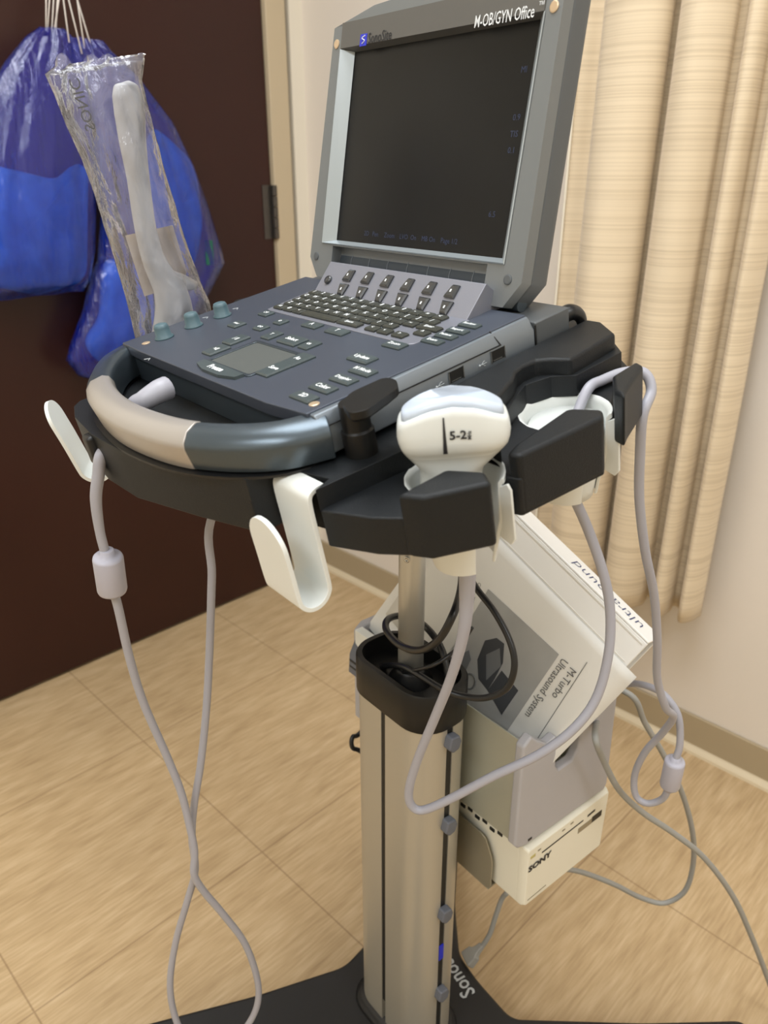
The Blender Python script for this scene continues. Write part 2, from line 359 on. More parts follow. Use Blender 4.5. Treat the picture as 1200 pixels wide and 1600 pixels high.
# curtain
prof = [(.843, .10), (.856, .09), (.872, .078), (.886, .083), (.898, .12), (.92, .152), (.95, .166), (.98, .158), (1.003, .132), (1.010, .10), (1.0, .07), (.996, .058), (1.010, .062),
        (1.022, .10), (1.045, .138), (1.07, .145), (1.093, .13), (1.107, .10), (1.104, .07), (1.10, .056), (1.115, .062), (1.128, .095), (1.142, .118), (1.155, .105), (1.156, .07), (1.152, .05), (1.165, .052),
        (1.178, .085), (1.19, .10), (1.203, .08), (1.207, .045)]
pr = catmull([(a, b, 0) for a, b in prof], 5)
bm = NB(); rows = []; nz_ = 60; z0, z1 = .345, 2.42
for i in range(nz_ + 1):
    t = i / nz_; z = z0 + (z1 - z0) * t; row = []
    for p in pr:
        w = noise.noise(Vector((p.x * 9, z * 2.2, 3.1))) * .012 + noise.noise(Vector((p.x * 25, z * 6, 9.1))) * .003
        amp = .75 + .25 * min(1, (1.6 - z)) if z < 1.6 else .75
        row.append(bm.verts.new((p.x + w * .6 + (z - .9) * .004, -(.085 + (p.y - .085) * amp + w), z)))
    rows.append(row)
for a, b in zip(rows, rows[1:]):
    for i in range(len(a) - 1): bm.faces.new((a[i], a[i + 1], b[i + 1], b[i]))
seam_pts = [Vector(r[0].co) for r in rows]
ct = empty('privacy_curtain', (1.02, -.09, .345), 'beige finely striped curtain hanging in long folds before the back wall', 'curtain', F=FR)
o = obj('cloth', bm, 'curtain', ct, FR, smooth=True); s = o.modifiers.new('s', 'SOLIDIFY'); s.thickness = .0015
bm = NB(); tube(bm, [p + Vector((.004, -.0015, 0)) for p in seam_pts[::2]], .0023, 6, 3); obj('edge_seam', bm, 'thread', ct, FR, smooth=True, label='bright stitched edge of the curtain')
bm = NB(); box(bm, .75, 1.5, -.10, -.07, 2.42, 2.445); obj('curtain_rail', bm, 'alu', ct, FR, bevel=.003)

# ------------------------------------------------------------------ the cart
CART = empty('ultrasound_cart', (0, 0, 0), 'wheeled cart with silver column and black probe-holder tray, in the middle', 'cart', F=FC)
# base on the floor
def smooth_poly(pts, k=5):
    q = [Vector((*p, 0)) for p in pts]; out = []
    n = len(q)
    for i in range(n):
        a, b, c, d = q[i - 1], q[i], q[(i + 1) % n], q[(i + 2) % n]
        for j in range(k):
            t = j / k; out.append(.5 * ((2 * b) + (c - a) * t + (2 * a - 5 * b + 4 * c - d) * t * t + (3 * b - a - 3 * c + d) * t ** 3))
    return [(p.x, p.y) for p in out]
def round_poly(pts, r, k=5):
    out = []; n = len(pts)
    for i in range(n):
        a, b, c = Vector(pts[i - 1]), Vector(pts[i]), Vector(pts[(i + 1) % n]); u, v = (a - b), (c - b)
        rr = min(r, u.length * .45, v.length * .45); p, q = b + u.normalized() * rr, b + v.normalized() * rr
        for j in range(k + 1):
            t = j / k; out.append(tuple((p * (1 - t) ** 2 + b * 2 * t * (1 - t) + q * t * t)))
    return out
bp_ = round_poly([(-.012, .114), (.033, .106), (.101, .103), (.215, .235), (.30, .345), (.385, .30), (.33, .19), (.15, .02), (.17, -.1), (.33, -.32), (.25, -.37), (.08, -.16), (-.04, -.16), (-.14, -.40),
                  (-.235, -.375), (-.207, -.29), (-.146, -.149), (-.103, -.028), (-.12, .06), (-.30, .27), (-.24, .34), (-.08, .17)], .014)
BASE = obj('base', prism(NB(), bp_, .065, .10), 'base', CART, FC, bevel=.006, seg=3)
bm = NB(); ring = []
for z, g in ((.1, .010), (.103, .007), (.107, .004), (.111, .002)):
    ring.append(rect_ring(-.062 - g, .062 + g, -.04 - g, .04 + g, .03 + g * .8, z, 6))
obj('column_foot', loft(bm, ring), 'base', CART, FC, smooth=True)
for cx_, cy_ in ((.335, .305), (.28, -.33), (-.18, -.37), (-.26, .29)):
    bm = NB(); lathe(bm, [(.018, .04), (.02, .045), (.02, .064)], (cx_, cy_), 16); prism(bm, [(cy_ - .02 + .04 * math.cos(a), .032 + .03 * math.sin(a)) for a in [2 * PI * i / 20 for i in range(20)]], cx_ - .01, cx_ + .01, ax=0)
    obj('caster', bm, 'rubber', CART, FC, bevel=.002)
te = [hit(735, 1556, FC, 2, .1005), hit(702, 1508, FC, 2, .1005)]
exd = (te[1] - te[0]).normalized(); eyd = Vector((0, 0, 1)).cross(exd)
obj_text('base_lettering', [("SonoSite", .031, te[0] - exd * .0 + Vector((0, 0, .0)), exd, eyd, dict(align='LEFT', bold=.0004, sx=.8))], 'greyink', BASE, FC)
pl = te[0] - exd * .018
# column: rounded extrusion with slots in the middle of its faces
def col_ring(z, gx=0.0, gy=0.0, slot=True, a=.064, b=.0385, r=.033):
    a += gx; b += gy
    base_ = [(p[0], p[1]) for p in rect_ring(-a, a, -b, b, min(r + min(gx, gy), b - .001), 0, 8)]
    if not slot: return [(x, y, z) for x, y in base_]
    out = []; n = len(base_)
    sl = .0035; dp = .008
    for i in range(n):
        p, q = base_[i], base_[(i + 1) % n]; out.append(p)
        if abs(p[1] - q[1]) < 1e-6 and p[0] * q[0] < 0:      # long faces
            s = 1 if p[0] > 0 else -1; y = p[1]; iy = y - (dp if y > 0 else -dp)
            out += [(s * sl, y), (s * sl, iy), (-s * sl, iy), (-s * sl, y)]
        elif abs(p[0] - q[0]) < 1e-6 and p[1] * q[1] < 0:
            s = 1 if p[1] > 0 else -1; xx = p[0]; ix = xx - (dp if xx > 0 else -dp)
            out += [(xx, s * sl * 1.2), (ix, s * sl * 1.2), (ix, -s * sl * 1.2), (xx, -s * sl * 1.2)]
    return [(x, y, z) for x, y in out]
bm = NB(); loft(bm, [col_ring(.104), col_ring(.64)])
COLM = obj('column', bm, 'alub', CART, FC, smooth=False)
for f in COLM.data.polygons: f.use_smooth = True
COLM.modifiers.new('e', 'EDGE_SPLIT').split_angle = math.radians(35)
bm = NB(); box(bm, -.0033, .0033, -.0375, -.031, .15, .63); obj('front_slot', bm, 'slot', CART, FC)
bm = NB(); box(bm, .0572, .0628, -.004, .004, .11, .63); obj('side_slot', bm, 'slot', CART, FC)
# collar on top of the column: open cup, thick rim
bm = NB(); o1 = [col_ring(z, g, g, False) for z, g in ((.618, .0015), (.620, .003), (.662, .003), (.6645, .0015))]
i1 = [col_ring(z, -.004, -.004, False) for z in (.6645, .6425)]
loft(bm, o1 + i1); obj('collar', bm, 'rubber', CART, FC, smooth=True).modifiers.new('e', 'EDGE_SPLIT').split_angle = math.radians(50)
bm = NB(); lathe(bm, [(.026, .634), (.024, .645), (.017, .656), (.0155, .66)], (0, 0), 24); obj('pole_boot', bm, 'rubber', CART, FC, smooth=True)
bm = NB(); lathe(bm, [(.0138, .63), (.0138, .99)], (0, 0), 32); POLE = obj('lift_pole', bm, 'alu', CART, FC, smooth=True, label='bright aluminium lift pole')
bm = NB(); hp = hit(659, 886, FC, 1, -.012); lathe(bm, [(.0, .0), (.0028, .0002), (.0034, .0012), (.0034, .002), (.0018, .002), (.0016, .001), (.0, .001)], (0, 0), 16)
dirn = Vector((.45, -.89, 0)).normalized(); sm = frame(FC @ (dirn * .0134 + Vector((0, 0, hp.z))), (FC.to_3x3() @ Vector((.89, .45, 0))), W, FC.to_3x3() @ dirn)
obj('pole_screw', bm, 'steel', POLE, sm, smooth=True)
for (u, v) in ((713, 1150), (706, 1280), (697, 1420), (690, 1545)):
    z = hit(u, v, FC, 0, .064).z
    bm = NB(); prism(bm, [(-.009, z - .004), (-.003, z - .011), (.006, z - .009), (.009, z), (.006, z + .008), (-.006, z + .010)], .0625, .0735, ax=0)
    obj('cable_clip', bm, 'clip', CART, FC, bevel=.002)
for (u, v) in ((562, 1420),):
    z = .245; bm = NB(); prism(bm, [(-.008, z - .012), (.007, z - .009), (.008, z + .010), (-.008, z + .012)], -.078, -.064, ax=0); obj('cable_clip', bm, 'clip', CART, FC, bevel=.002)
z = .275; bm = NB(); prism(bm, [(.009 * math.cos(a), z + .016 * math.sin(a)) for a in [PI * i / 8 for i in range(16)]], -.08, -.062, ax=0); prism(bm, [(.01 * math.cos(a), z + .032 + .015 * math.sin(a)) for a in [PI * i / 8 for i in range(16)]], -.082, -.062, ax=0); obj('cord_hook', bm, 'black', CART, FC, bevel=.002)
bl = hit(696, 1482, FC, 0, .0635); bm = NB(); box(bm, .0625, .0645, -.0035, .0035, bl.z - .012, bl.z + .012); obj('blue_sticker', bm, 'blue', CART, FC)

# tray
def circ(cx, cy, r, a0, a1, n=10): return [(cx + r * math.cos(math.radians(a0 + (a1 - a0) * i / n)), cy + r * math.sin(math.radians(a0 + (a1 - a0) * i / n))) for i in range(n + 1)]
C1, C2 = (.208, -.162), (.208, -.058)
front_r = [(.0, -.2915), (.0676, -.2745), (.112, -.2615), (.123, -.2585), (.1255, -.240), (.129, -.235), (.168, -.226), (.1725, -.2395), (.205, -.226), (.222, -.2145), (.234, -.2065), (.2535, -.176), (.2425, -.1695)]
front_l = [(-.234, -.2065), (-.222, -.2145), (-.205, -.226), (-.1745, -.239), (-.172, -.226), (-.135, -.226), (-.133, -.272), (-.125, -.2800), (-.10, -.2885), (-.050, -.2935)]
cup1 = circ(C1[0], C1[1], .0305, -18, -342, 16)[1:-1]; cup2 = circ(C2[0], C2[1], .0305, -20, -340, 16)[1:-1]
arm2 = [(.237, -.147), (.2455, -.1445), (.2545, -.077), (.2475, -.0685)]
rear = [(.226, -.030), (.213, -.008), (.204, .022), (.165, .05), (.1, .075), (.0, .085)]
mir = lambda l: [(-x, y) for x, y in reversed(l)]
leftlow = mir(cup1 + arm2 + cup2 + rear[:-1]) + [(-.2425, -.1695), (-.2535, -.176)] + front_l
TRAY = obj('tray', prism(NB(), front_r + cup1 + arm2 + cup2 + rear + leftlow, -.071, -.0445), 'tray', CART, FD, bevel=.0025, seg=2, angle=32)
upr = [(.226, -.137), (.196, -.128), (.196, -.100), (.186, -.080), (.178, -.062), (.184, -.042), (.198, -.032), (.1995, .017), (.165, .045), (.1, .075), (.0, .085)]
cup1b = circ(C1[0], C1[1], .0305, -18, -300, 14)[1:]
leftup = [(-.1, .075), (-.165, .045), (-.1995, .017), (-.198, -.032), (-.184, -.042), (-.178, -.062), (-.186, -.080), (-.196, -.100), (-.196, -.128), (-.226, -.137)] + mir(cup1b) + [(-.2425, -.1695), (-.2535, -.176)] + front_l
cup1c = [p for p in cup1b]
obj('tray_top', prism(NB(), front_r[:8] + circ(C1[0], C1[1], .0305, -160, -300, 10) + upr[1:] + leftup[:10-1] + leftup[10:], -.0465, -.0305), 'tray', CART, FD, bevel=.0035, seg=3, angle=32)
def off(c, p, s): return (c[0] + (p[0] - c[0]) * s, c[1] + (p[1] - c[1]) * s)
for sgn in (1, -1):
    a1 = [(.2202, -.2165), (.2350, -.2090), (.2548, -.176), (.2425, -.1685), (.2215, -.1795)] if sgn > 0 else []
    if a1: obj('tray_arm', prism(NB(), a1, -.0715, -.0285), 'tray', CART, FD, bevel=.003, seg=3)
    a2 = [(.2375, -.1455), (.2460, -.1435), (.2550, -.077), (.2480, -.0690), (.2300, -.0775), (.2285, -.082), (.2310, -.108), (.2335, -.133)]
    obj('tray_arm', prism(NB(), [(sgn * x, y) for x, y in a2], -.070, -.029), 'tray', CART, FD, bevel=.003, seg=3)
    a3 = [tuple(hit(u, v, FD, 2, -.026)[:2]) for u, v in ((1006, 570), (981, 606), (976, 618), (960, 610), (957, 586), (994, 563))]
    obj('tray_arm', prism(NB(), [(sgn * x, y) for x, y in a3], -.064, -.026), 'tray', CART, FD, bevel=.003, seg=3)
    rp = [(.1535, -.150), (.176, -.130)] + [tuple(hit(u, v, FD, 2, -.0185)[:2]) for u, v in ((779, 619), (802, 592), (806, 580), (817, 571), (838, 562), (862, 560), (891, 561), (962, 520), (940, 502))] + [(.1535, .036)]
    obj('tray_ridge', prism(NB(), [(sgn * x, y) for x, y in rp], -.046, -.0185), 'tray', CART, FD, bevel=.0028, seg=3)
# retaining wall behind the hidden gap under the handle, mounting plate
obj('mounting_plate', prism(NB(), round_poly([(-.07, -.09), (.07, -.09), (.07, .07), (-.07, .07)], .02), -.09, -.0705), 'black', CART, FD, bevel=.003)
# cups
def cup(c, gapdir, name='probe_cup'):
    bm = NB(); ro = [(.0300, -.045), (.0315, -.0445), (.0318, -.048), (.0298, -.050), (.0285, -.075), (.0225, -.098), (.0205, -.108)]
    ri = [(.0185, -.108), (.0203, -.098), (.0262, -.074), (.0275, -.048)]
    prof_ = ro + ri; g = math.radians(24)
    _, rows = lathe(bm, prof_ + [prof_[0]], c, 40, gapdir + g, gapdir + 2 * PI - g)
    bmesh.ops.remove_doubles(bm, verts=bm.verts, dist=1e-6)
    es = [e for e in bm.edges if len(e.link_faces) == 1]; bmesh.ops.holes_fill(bm, edges=es)
    for s in (1,):
        a = gapdir + s * g; e = Vector((math.cos(gapdir), math.sin(gapdir))); q = Vector(c) + Vector((math.cos(a), math.sin(a))) * .0285; nrm = Vector((-e.y, e.x)) * s
        ex_ = .009 if s > 0 else .003; pts = [(-.002, -.052), (ex_ * .7, -.047), (ex_, -.051), (ex_, -.086), (ex_ * .6, -.091), (-.005, -.088)]
        A_, B_ = [], []
        for (d_, z) in pts: A_.append(Vector((*(q + e * d_), z))); B_.append(Vector((*(q + e * d_ + nrm * .002), z)))
        loft(bm, [A_, B_])
    return obj(name, bm, 'off', CART, FD, bevel=.0006, seg=2)
for s in (1, -1):
    for c in (C1, C2): cup((c[0] * s, c[1]), 0 if s > 0 else PI)
# hooks
def hook(x0, x1, yS, yT0, yT1, zt, zb, ztip, rot=0):
    th = .0032; xc = (x0 + x1) / 2; hw = (x1 - x0) / 2
    rb_ = (yS - yT0) / 2; ym = (yS + yT0) / 2; path = [(yS + .012, zt + .0005), (yS + .006, zt), (yS + .0015, zt - .0025), (yS, zt - .009), (yS, zt - .03), (yS, zb + .03)] + [(ym + rb_ * math.cos(a), zb + rb_ - rb_ * math.sin(a)) for a in [PI * i / 6 for i in range(0, 7)]] + [(yT0 + (yT1 - yT0) * .5, (zb + ztip) / 2), (yT1, ztip - .018)]
    q = catmull([(p[0], p[1], 0) for p in path], 5); bm = NB(); rings = []
    end = q[-1]; dr = (q[-1] - q[-2]).normalized()
    extra = [(end + dr * hw * math.sin(a), hw * math.cos(a)) for a in [PI / 2 * i / 8 for i in range(1, 9)]]
    allp = [(p, hw) for p in q] + extra
    for i, (p, h) in enumerate(allp):
        a = allp[max(i - 1, 0)][0]; b = allp[min(i + 1, len(allp) - 1)][0]; t = (b - a).normalized() if (b - a).length > 1e-7 else dr; nn = Vector((-t.y, t.x, 0)) * th / 2; h = max(h, .0012)
        rings.append([(xc - h, p.x + nn.x, p.y + nn.y), (xc + h, p.x + nn.x, p.y + nn.y), (xc + h, p.x - nn.x, p.y - nn.y), (xc - h, p.x - nn.x, p.y - nn.y)])
    loft(bm, rings)
    if rot: bmesh.ops.rotate(bm, cent=(xc, yS, 0), matrix=Matrix.Rotation(rot, 3, 'Z'), verts=bm.verts)
    return obj('cable_hook', bm, 'off', CART, FD, bevel=.0011, seg=3, angle=50)
hook(.1285, .1680, -.2425, -.2655, -.266, -.0335, -.112, -.047)
hook(-.1660, -.1310, -.258, -.286, -.2925, -.045, -.108, -.032, -.55)
# latch
bm = NB(); lathe(bm, [(.0105, -.0345), (.0105, -.014), (.0092, -.0135), (.0092, .004)], (.158, -.1925), 24)
LT = obj('clamp_post', bm, 'rubber', CART, FD, smooth=False, bevel=.0008)
bm = NB(); lv = round_poly([tuple(hit(u, v, FD, 2, .009)[:2]) for u, v in ((533, 628), (549, 612), (600, 589), (619, 592), (623, 605), (572, 641), (546, 646))], .005)
loft(bm, [[(x, y, .000) for x, y in [off((.158, -.19), p, .78) for p in lv]], [(x, y, .004) for x, y in lv], [(x, y, .009) for x, y in lv]])
obj('clamp_lever', bm, 'rubber', LT, FD, bevel=.0015, seg=3)
# notch block where the left cable leaves the tray
bm = NB(); box(bm, -.064, -.050, -.2985, -.288, -.058, -.0325); obj('cable_notch', bm, 'black', CART, FD, bevel=.003)

# basket behind the column
bm = NB()
for (y0, y1) in ((.0455, .047), (.193, .1945)): box(bm, -.148, .12, y0, y1, .475, .612)
box(bm, -.148, .12, .0455, .1945, .473, .4755)
BK = obj('basket_sheet', bm, 'sheet', CART, FC, bevel=.0005)
def cap(x0, x1, cut):
    out = [(.040, .612), (.040, .478), (.046, .470), (.060, .466), (.20, .462), (.205, .470), (.2, .60), (.194, .622)]
    if cut: out += [(.142, .618), (.136, .560), (.128, .548), (.104, .548), (.098, .556), (.094, .600), (.080, .596), (.060, .612), (.052, .621)]
    else: out += [(.052, .621)]
    return prism(NB(), out, x0, x1, ax=0)
o = obj('basket_end', cap(.118, .130, True), 'capgrey', CART, FC, bevel=.003, seg=3)
sq = hit(828, 1311, FC, 0, .1302); bm = NB(); box(bm, .1298, .1305, sq.y - .003, sq.y + .003, sq.z - .0015, sq.z + .0015); obj('end_slot', bm, 'slot', o, FC)
o = obj('basket_end', cap(-.158, -.146, False), 'capgrey', CART, FC, bevel=.003, seg=3)
bm = NB(); prism(bm, [(.036, .600), (.041, .605), (.041, .552), (.036, .548), (.026, .558), (.028, .585)], -.150, -.128, ax=0); box(bm, -.149, -.131, .0265, .0272, .566, .569, 1); box(bm, -.149, -.131, .0265, .0272, .575, .578, 1)
obj('end_latch', bm, ['clip', 'slot'], o, FC, bevel=.001)
bm = NB(); prism(bm, [(-.146, .620), (-.09, .620), (-.09, .575), (-.096, .575), (-.1, .606), (-.118, .61), (-.122, .585), (-.146, .60)], .034, .046, ax=1); obj('basket_bracket', bm, 'off', CART, FC, bevel=.001)
# printer bracket plate
bm = NB(); prism(bm, round_poly([(-.12, .365), (.089, .365), (.089, .412), (.075, .440), (-.12, .440)], .008), .0525, .0545, ax=1); box(bm, -.12, .086, .0525, .20, .3635, .3655); obj('printer_bracket', bm, 'bracket', CART, FC, bevel=.0006)

# printer
PR = empty('thermal_printer', (0, .13, .366), 'cream thermal printer slung beneath the grey basket, lettered front', 'printer', F=FC)
bm = NB(); pr_ = round_poly([(.062, .368), (.207, .368), (.210, .460), (.060, .460)], .004)
obj('printer_body', prism(bm, pr_, -.11, .122, ax=0), 'printer', PR, FC, bevel=.003, seg=3)
bm = NB(); loft(bm, [[(.120, y, z) for y, z in pr_], [(.127, y, z) for y, z in pr_], [(.1325, .1345 + (y - .1345) * .97, .410 + (z - .41) * .93) for y, z in pr_]])
FP = obj('front_panel', bm, 'printer', PR, FC, bevel=.001)
bm = NB()
def strip(bm, p, q, h, x=.1329, mi=0):
    (y0, z0_), (y1, z1_) = p, q; loft(bm, [[(x - .0006, y0, z0_), (x - .0006, y0, z0_ + h), (x, y0, z0_ + h), (x, y0, z0_)], [(x - .0006, y1, z1_), (x - .0006, y1, z1_ + h), (x, y1, z1_ + h), (x, y1, z1_)]], mi=mi)
strip(bm, (.086, .439), (.160, .440), .0018); obj('paper_slot', bm, 'slot', FP, FC); bm = NB(); strip(bm, (.168, .441), (.182, .442), .003); obj('panel_mark', bm, 'slot', FP, FC)
M['tanmark'] = mat('tan_mark', (190, 180, 120), .5)
for nm, p_, q_, h_, m_ in (('eject_button', (.178, .4255), (.197, .4255), .009, 'slot'), ('label_strip', (.152, .425), (.178, .425), .008, 'bracket'), ('panel_mark', (.068, .377), (.10, .378), .0012, 'bracket'), ('power_switch', (.066, .443), (.074, .443), .004, 'tanmark'), ('panel_mark', (.078, .447), (.083, .447), .002, 'bracket'), ('panel_mark', (.12, .449), (.125, .449), .002, 'bracket'), ('panel_mark', (.135, .45), (.14, .45), .002, 'bracket')):
    bm = NB(); strip(bm, p_, q_, h_); obj(nm, bm, m_, FP, FC)
obj_text('printer_lettering', [("SONY", .0115, (.1331, .083, .428), (0, 1, 0), (0, 0, 1), dict(bold=.0005, sx=1.25))], 'blackink', FP, FC)
bm = NB()
for i in range(10): box(bm, -.02 + i * .012, -.013 + i * .012, .0588, .0602, .4475 + (i % 2) * .003, .4515 + (i % 2) * .003)
obj('vent_row', bm, 'slot', PR, FC)

# ------------------------------------------------------------------ the console
US = empty('ultrasound_console', (0, -.1, -.03), 'grey portable ultrasound console with raised dark screen, on the cart tray', 'ultrasound machine', F=FD)
def body_sec(y, s=1.0, zt=.0):
    return [(-.145, y, zt), (.145, y, zt), (.151, y, zt - .009), (.151, y, -.0262), (.143, y, -.0305), (-.143, y, -.0305), (-.151, y, -.0262), (-.151, y, zt - .009)]
bm = NB(); loft(bm, [body_sec(-.2135), body_sec(-.0195)])
BODY = obj('body_shell', bm, ['side'], US, FD, bevel=.0012)
bm = NB(); prism(bm, [(-.1405, -.2185), (-.1, -.2200), (.1, -.2200), (.1405, -.2155), (.1435, -.1), (.1435, -.02), (-.1435, -.02), (-.1435, -.1)], -.008, .0012)
obj('control_deck', bm, 'deck', US, FD, bevel=.0008)
bm = NB(); box(bm, -.141, .141, -.2165, -.2125, -.030, -.0075); obj('front_face', bm, 'darkshell', US, FD)
bm = NB(); loft(bm, [[(-.15, y, -.0042), (.15, y, -.0042), (.151, y, -.0055), (.151, y, -.0235), (-.151, y, -.0235), (-.151, y, -.0055)] for y in (-.0182, .0195)])
obj('rear_dock', bm, 'lidside', US, FD, bevel=.001)
bm = NB(); box(bm, -.149, .149, -.0185, .018, -.030, -.0245); obj('dock_foot', bm, 'black', US, FD)
# seams on the right side
bm = NB(); sA = hit(495, 672, FD, 0, .1512); 
loft(bm, [[(.1508, -.2135, -.0068), (.1513, -.2135, -.0068), (.1513, -.2135, -.0076), (.1508, -.2135, -.0076)], [(.1508, -.055, -.0080), (.1513, -.055, -.0080), (.1513, -.055, -.0088), (.1508, -.055, -.0088)]])
box(bm, .1508, .1514, -.0195, -.0181, -.026, -.006)
loft(bm, [[(.1435, -.058, .0013), (.1435, -.0572, .0013), (.1435, -.0572, .0003), (.1435, -.058, .0003)], [(.1513, -.056, -.008), (.1513, -.0552, -.008), (.1505, -.0552, -.0085), (.1505, -.056, -.0085)]])

obj('shell_seams', bm, 'slot', BODY, FD)
# handle
def hpath(t):                                  # t -1..1 across the width
    pts = [(-.147, -.206), (-.132, -.2345), (-.1, -.2575), (-.06, -.272), (0, -.2785), (.06, -.272), (.1, -.2575), (.132, -.2345), (.147, -.206)]
    q = catmull([(*p, 0) for p in pts], 8); return q
hp_ = hpath(0)
def handle(i0, i1, name, m, fat=1.0, label=None):
    bm = NB(); rings = []
    for i in range(i0, i1 + 1):
        p = hp_[i]; a = hp_[max(i - 1, 0)]; b = hp_[min(i + 1, len(hp_) - 1)]; t = (b - a).normalized(); n = Vector((-t.y, t.x, 0))   # towards the console
        if n.y < 0: n = -n
        e = abs(i - 32) / 32; wI = .0105 + .004 * e * e; wO = .0115
        sec = [(wI, -.0075), (wI - .0025, -.0025), (wI - .007, -.0008 ), (-wO + .006, -.003), (-wO + .001, -.0085), (-wO, -.0125), (-wO + .003, -.0275), (-wO + .006, -.0292), (wI - .004, -.0292), (wI, -.026)]
        rings.append([(p.x + n.x * s * fat, p.y + n.y * s * fat, -.015 + (z + .015) * fat) for s, z in sec])
    loft(bm, rings); return obj(name, bm, m, US, FD, bevel=.0009, seg=2, angle=60, label=label)
handle(0, 20, 'handle_arm', 'darkshell'); handle(44, 64, 'handle_arm', 'darkshell')
handle(20, 44, 'handle_grip', 'grip', 1.03, 'silver grip of the console handle')
bm = NB(); rings = []
for p in hp_[2:-2:2]:
    n = Vector((p.x * .35, p.y + .06, 0)).normalized(); rings.append([(p.x + n.x * s, p.y + n.y * s, z) for s, z in ((-.012, -.0295), (.0125, -.0295), (.0125, -.0312), (-.012, -.0312))])
loft(bm, rings); obj('handle_foot', bm, 'black', US, FD)
# usb ports
for (u, v) in ((713, 586), (778, 554)):
    c = hit(u, v, FD, 0, .1513); bm = NB(); box(bm, .149, .1514, c.y - .0066, c.y + .0066, c.z - .0040, c.z + .0040)
    o = obj('usb_port', bm, 'slot', US, FD)
    bm = NB(); box(bm, .1513, .1517, c.y - .0052, c.y + .0040, c.z - .0034, c.z - .0026); box(bm, .1513, .1518, c.y - .0072, c.y - .0064, c.z - .0045, c.z + .0045); box(bm, .1513, .1518, c.y + .0064, c.y + .0072, c.z - .0045, c.z + .0045, 0)
    obj('port_shell', bm, 'steel', o, FD)
    q = Vector((.1516, c.y - .0155, c.z - .0015)); bm = NB()
    tube(bm, [q + Vector((0, -.0035, 0)), q + Vector((0, .0035, 0))], .00022, 6, 1); tube(bm, [q + Vector((0, -.0015, 0)), q + Vector((0, .0005, .0018)), q + Vector((0, .0018, .0018))], .0002, 6, 1, False); tube(bm, [q + Vector((0, -.0005, 0)), q + Vector((0, .001, -.0016)), q + Vector((0, .002, -.0016))], .0002, 6, 1, False)
    tube(bm, [q + Vector((0, -.0040, 0)), q + Vector((0, -.003, 0))], .0007, 6, 1, False)
    obj('usb_mark', bm, 'greyink', US, FD)
# deck: keys
def keybm(w, d, h, inset=.0009, txt=None, size=.004, off2=(0, 0)):
    bm = NB(); loft(bm, [[(-w / 2, -d / 2, 0), (w / 2, -d / 2, 0), (w / 2, d / 2, 0), (-w / 2, d / 2, 0)], [(-w / 2, -d / 2, h * .55), (w / 2, -d / 2, h * .55), (w / 2, d / 2, h * .55), (-w / 2, d / 2, h * .55)],
        [(-w / 2 + inset, -d / 2 + inset, h), (w / 2 - inset, -d / 2 + inset, h), (w / 2 - inset, d / 2 - inset, h), (-w / 2 + inset, d / 2 - inset, h)]])
    bmesh.ops.recalc_face_normals(bm, faces=bm.faces)
    if txt:
        for i, (s, ox, oy, sz) in enumerate(txt): text_bm(bm, s, sz, (ox, oy, h), (1, 0, 0), (0, 1, 0), mi=1, bold=sz * .03)
    return bm
ZK = .0022
def key(name, x, y, w, d, h, txt, m='key', F=FD, z=ZK, rot=0, label=None):
    Fk = F @ Matrix.Translation((x, y, z)) @ Matrix.Rotation(rot, 4, 'Z')
    me = bpy.data.meshes.new(name); bm = keybm(w, d, h, txt=txt); bm.to_mesh(me); bm.free()
    me.materials.append(M[m]); me.materials.append(M['white']); o = bpy.data.objects.new(name, me); COL.objects.link(o); place(o, Fk, US)
    if label: o['label'] = label
    return o
bm = NB(); prism(bm, [(-.0845, -.1025), (-.079, -.1040), (.109, -.1040), (.112, -.1005), (.1135, -.0475), (-.091, -.0475)], -.001, .0020); obj('keyboard_plate', bm, 'lilac', US, FD, bevel=.0005)
rowsK = ["1234567890-=<", "QWERTYUIOP[]/", "ASDFGHJKL;'~", "ZXCVBNM,.?^"]
ys = (-.0555, -.0655, -.0755, -.0855, -.0957)
for r, chars in enumerate(rowsK):
    x = -.0825 + .0016 * r
    for k, c in enumerate(chars):
        w = .0118
        if r == 2 and k == len(chars) - 1: w = .0118
        key('keyboard_key', x + w / 2, ys[r], w, .0078, .0022, [(c, 0, 0, .0058)]); x += w + .0021
    if r == 2: key('keyboard_key', .0925 + .0075, ys[r], .022, .0078, .0022, [("Enter", 0, 0, .0045)])
    if r == 3: key('keyboard_key', .103, ys[r], .0118, .0078, .0022, [("^", 0, 0, .0058)])
for (x0, x1, s) in ((-.079, -.066, "Alt"), (-.064, -.051, "@"), (-.049, -.037, "<"), (-.035, .013, None), (.0155, .042, "Space"), (.052, .064, "<"), (.067, .079, "v"), (.084, .096, ">")):
    key('keyboard_key', (x0 + x1) / 2, ys[4], x1 - x0, .0078, .0022, [(s, 0, 0, .0045)] if s else None)
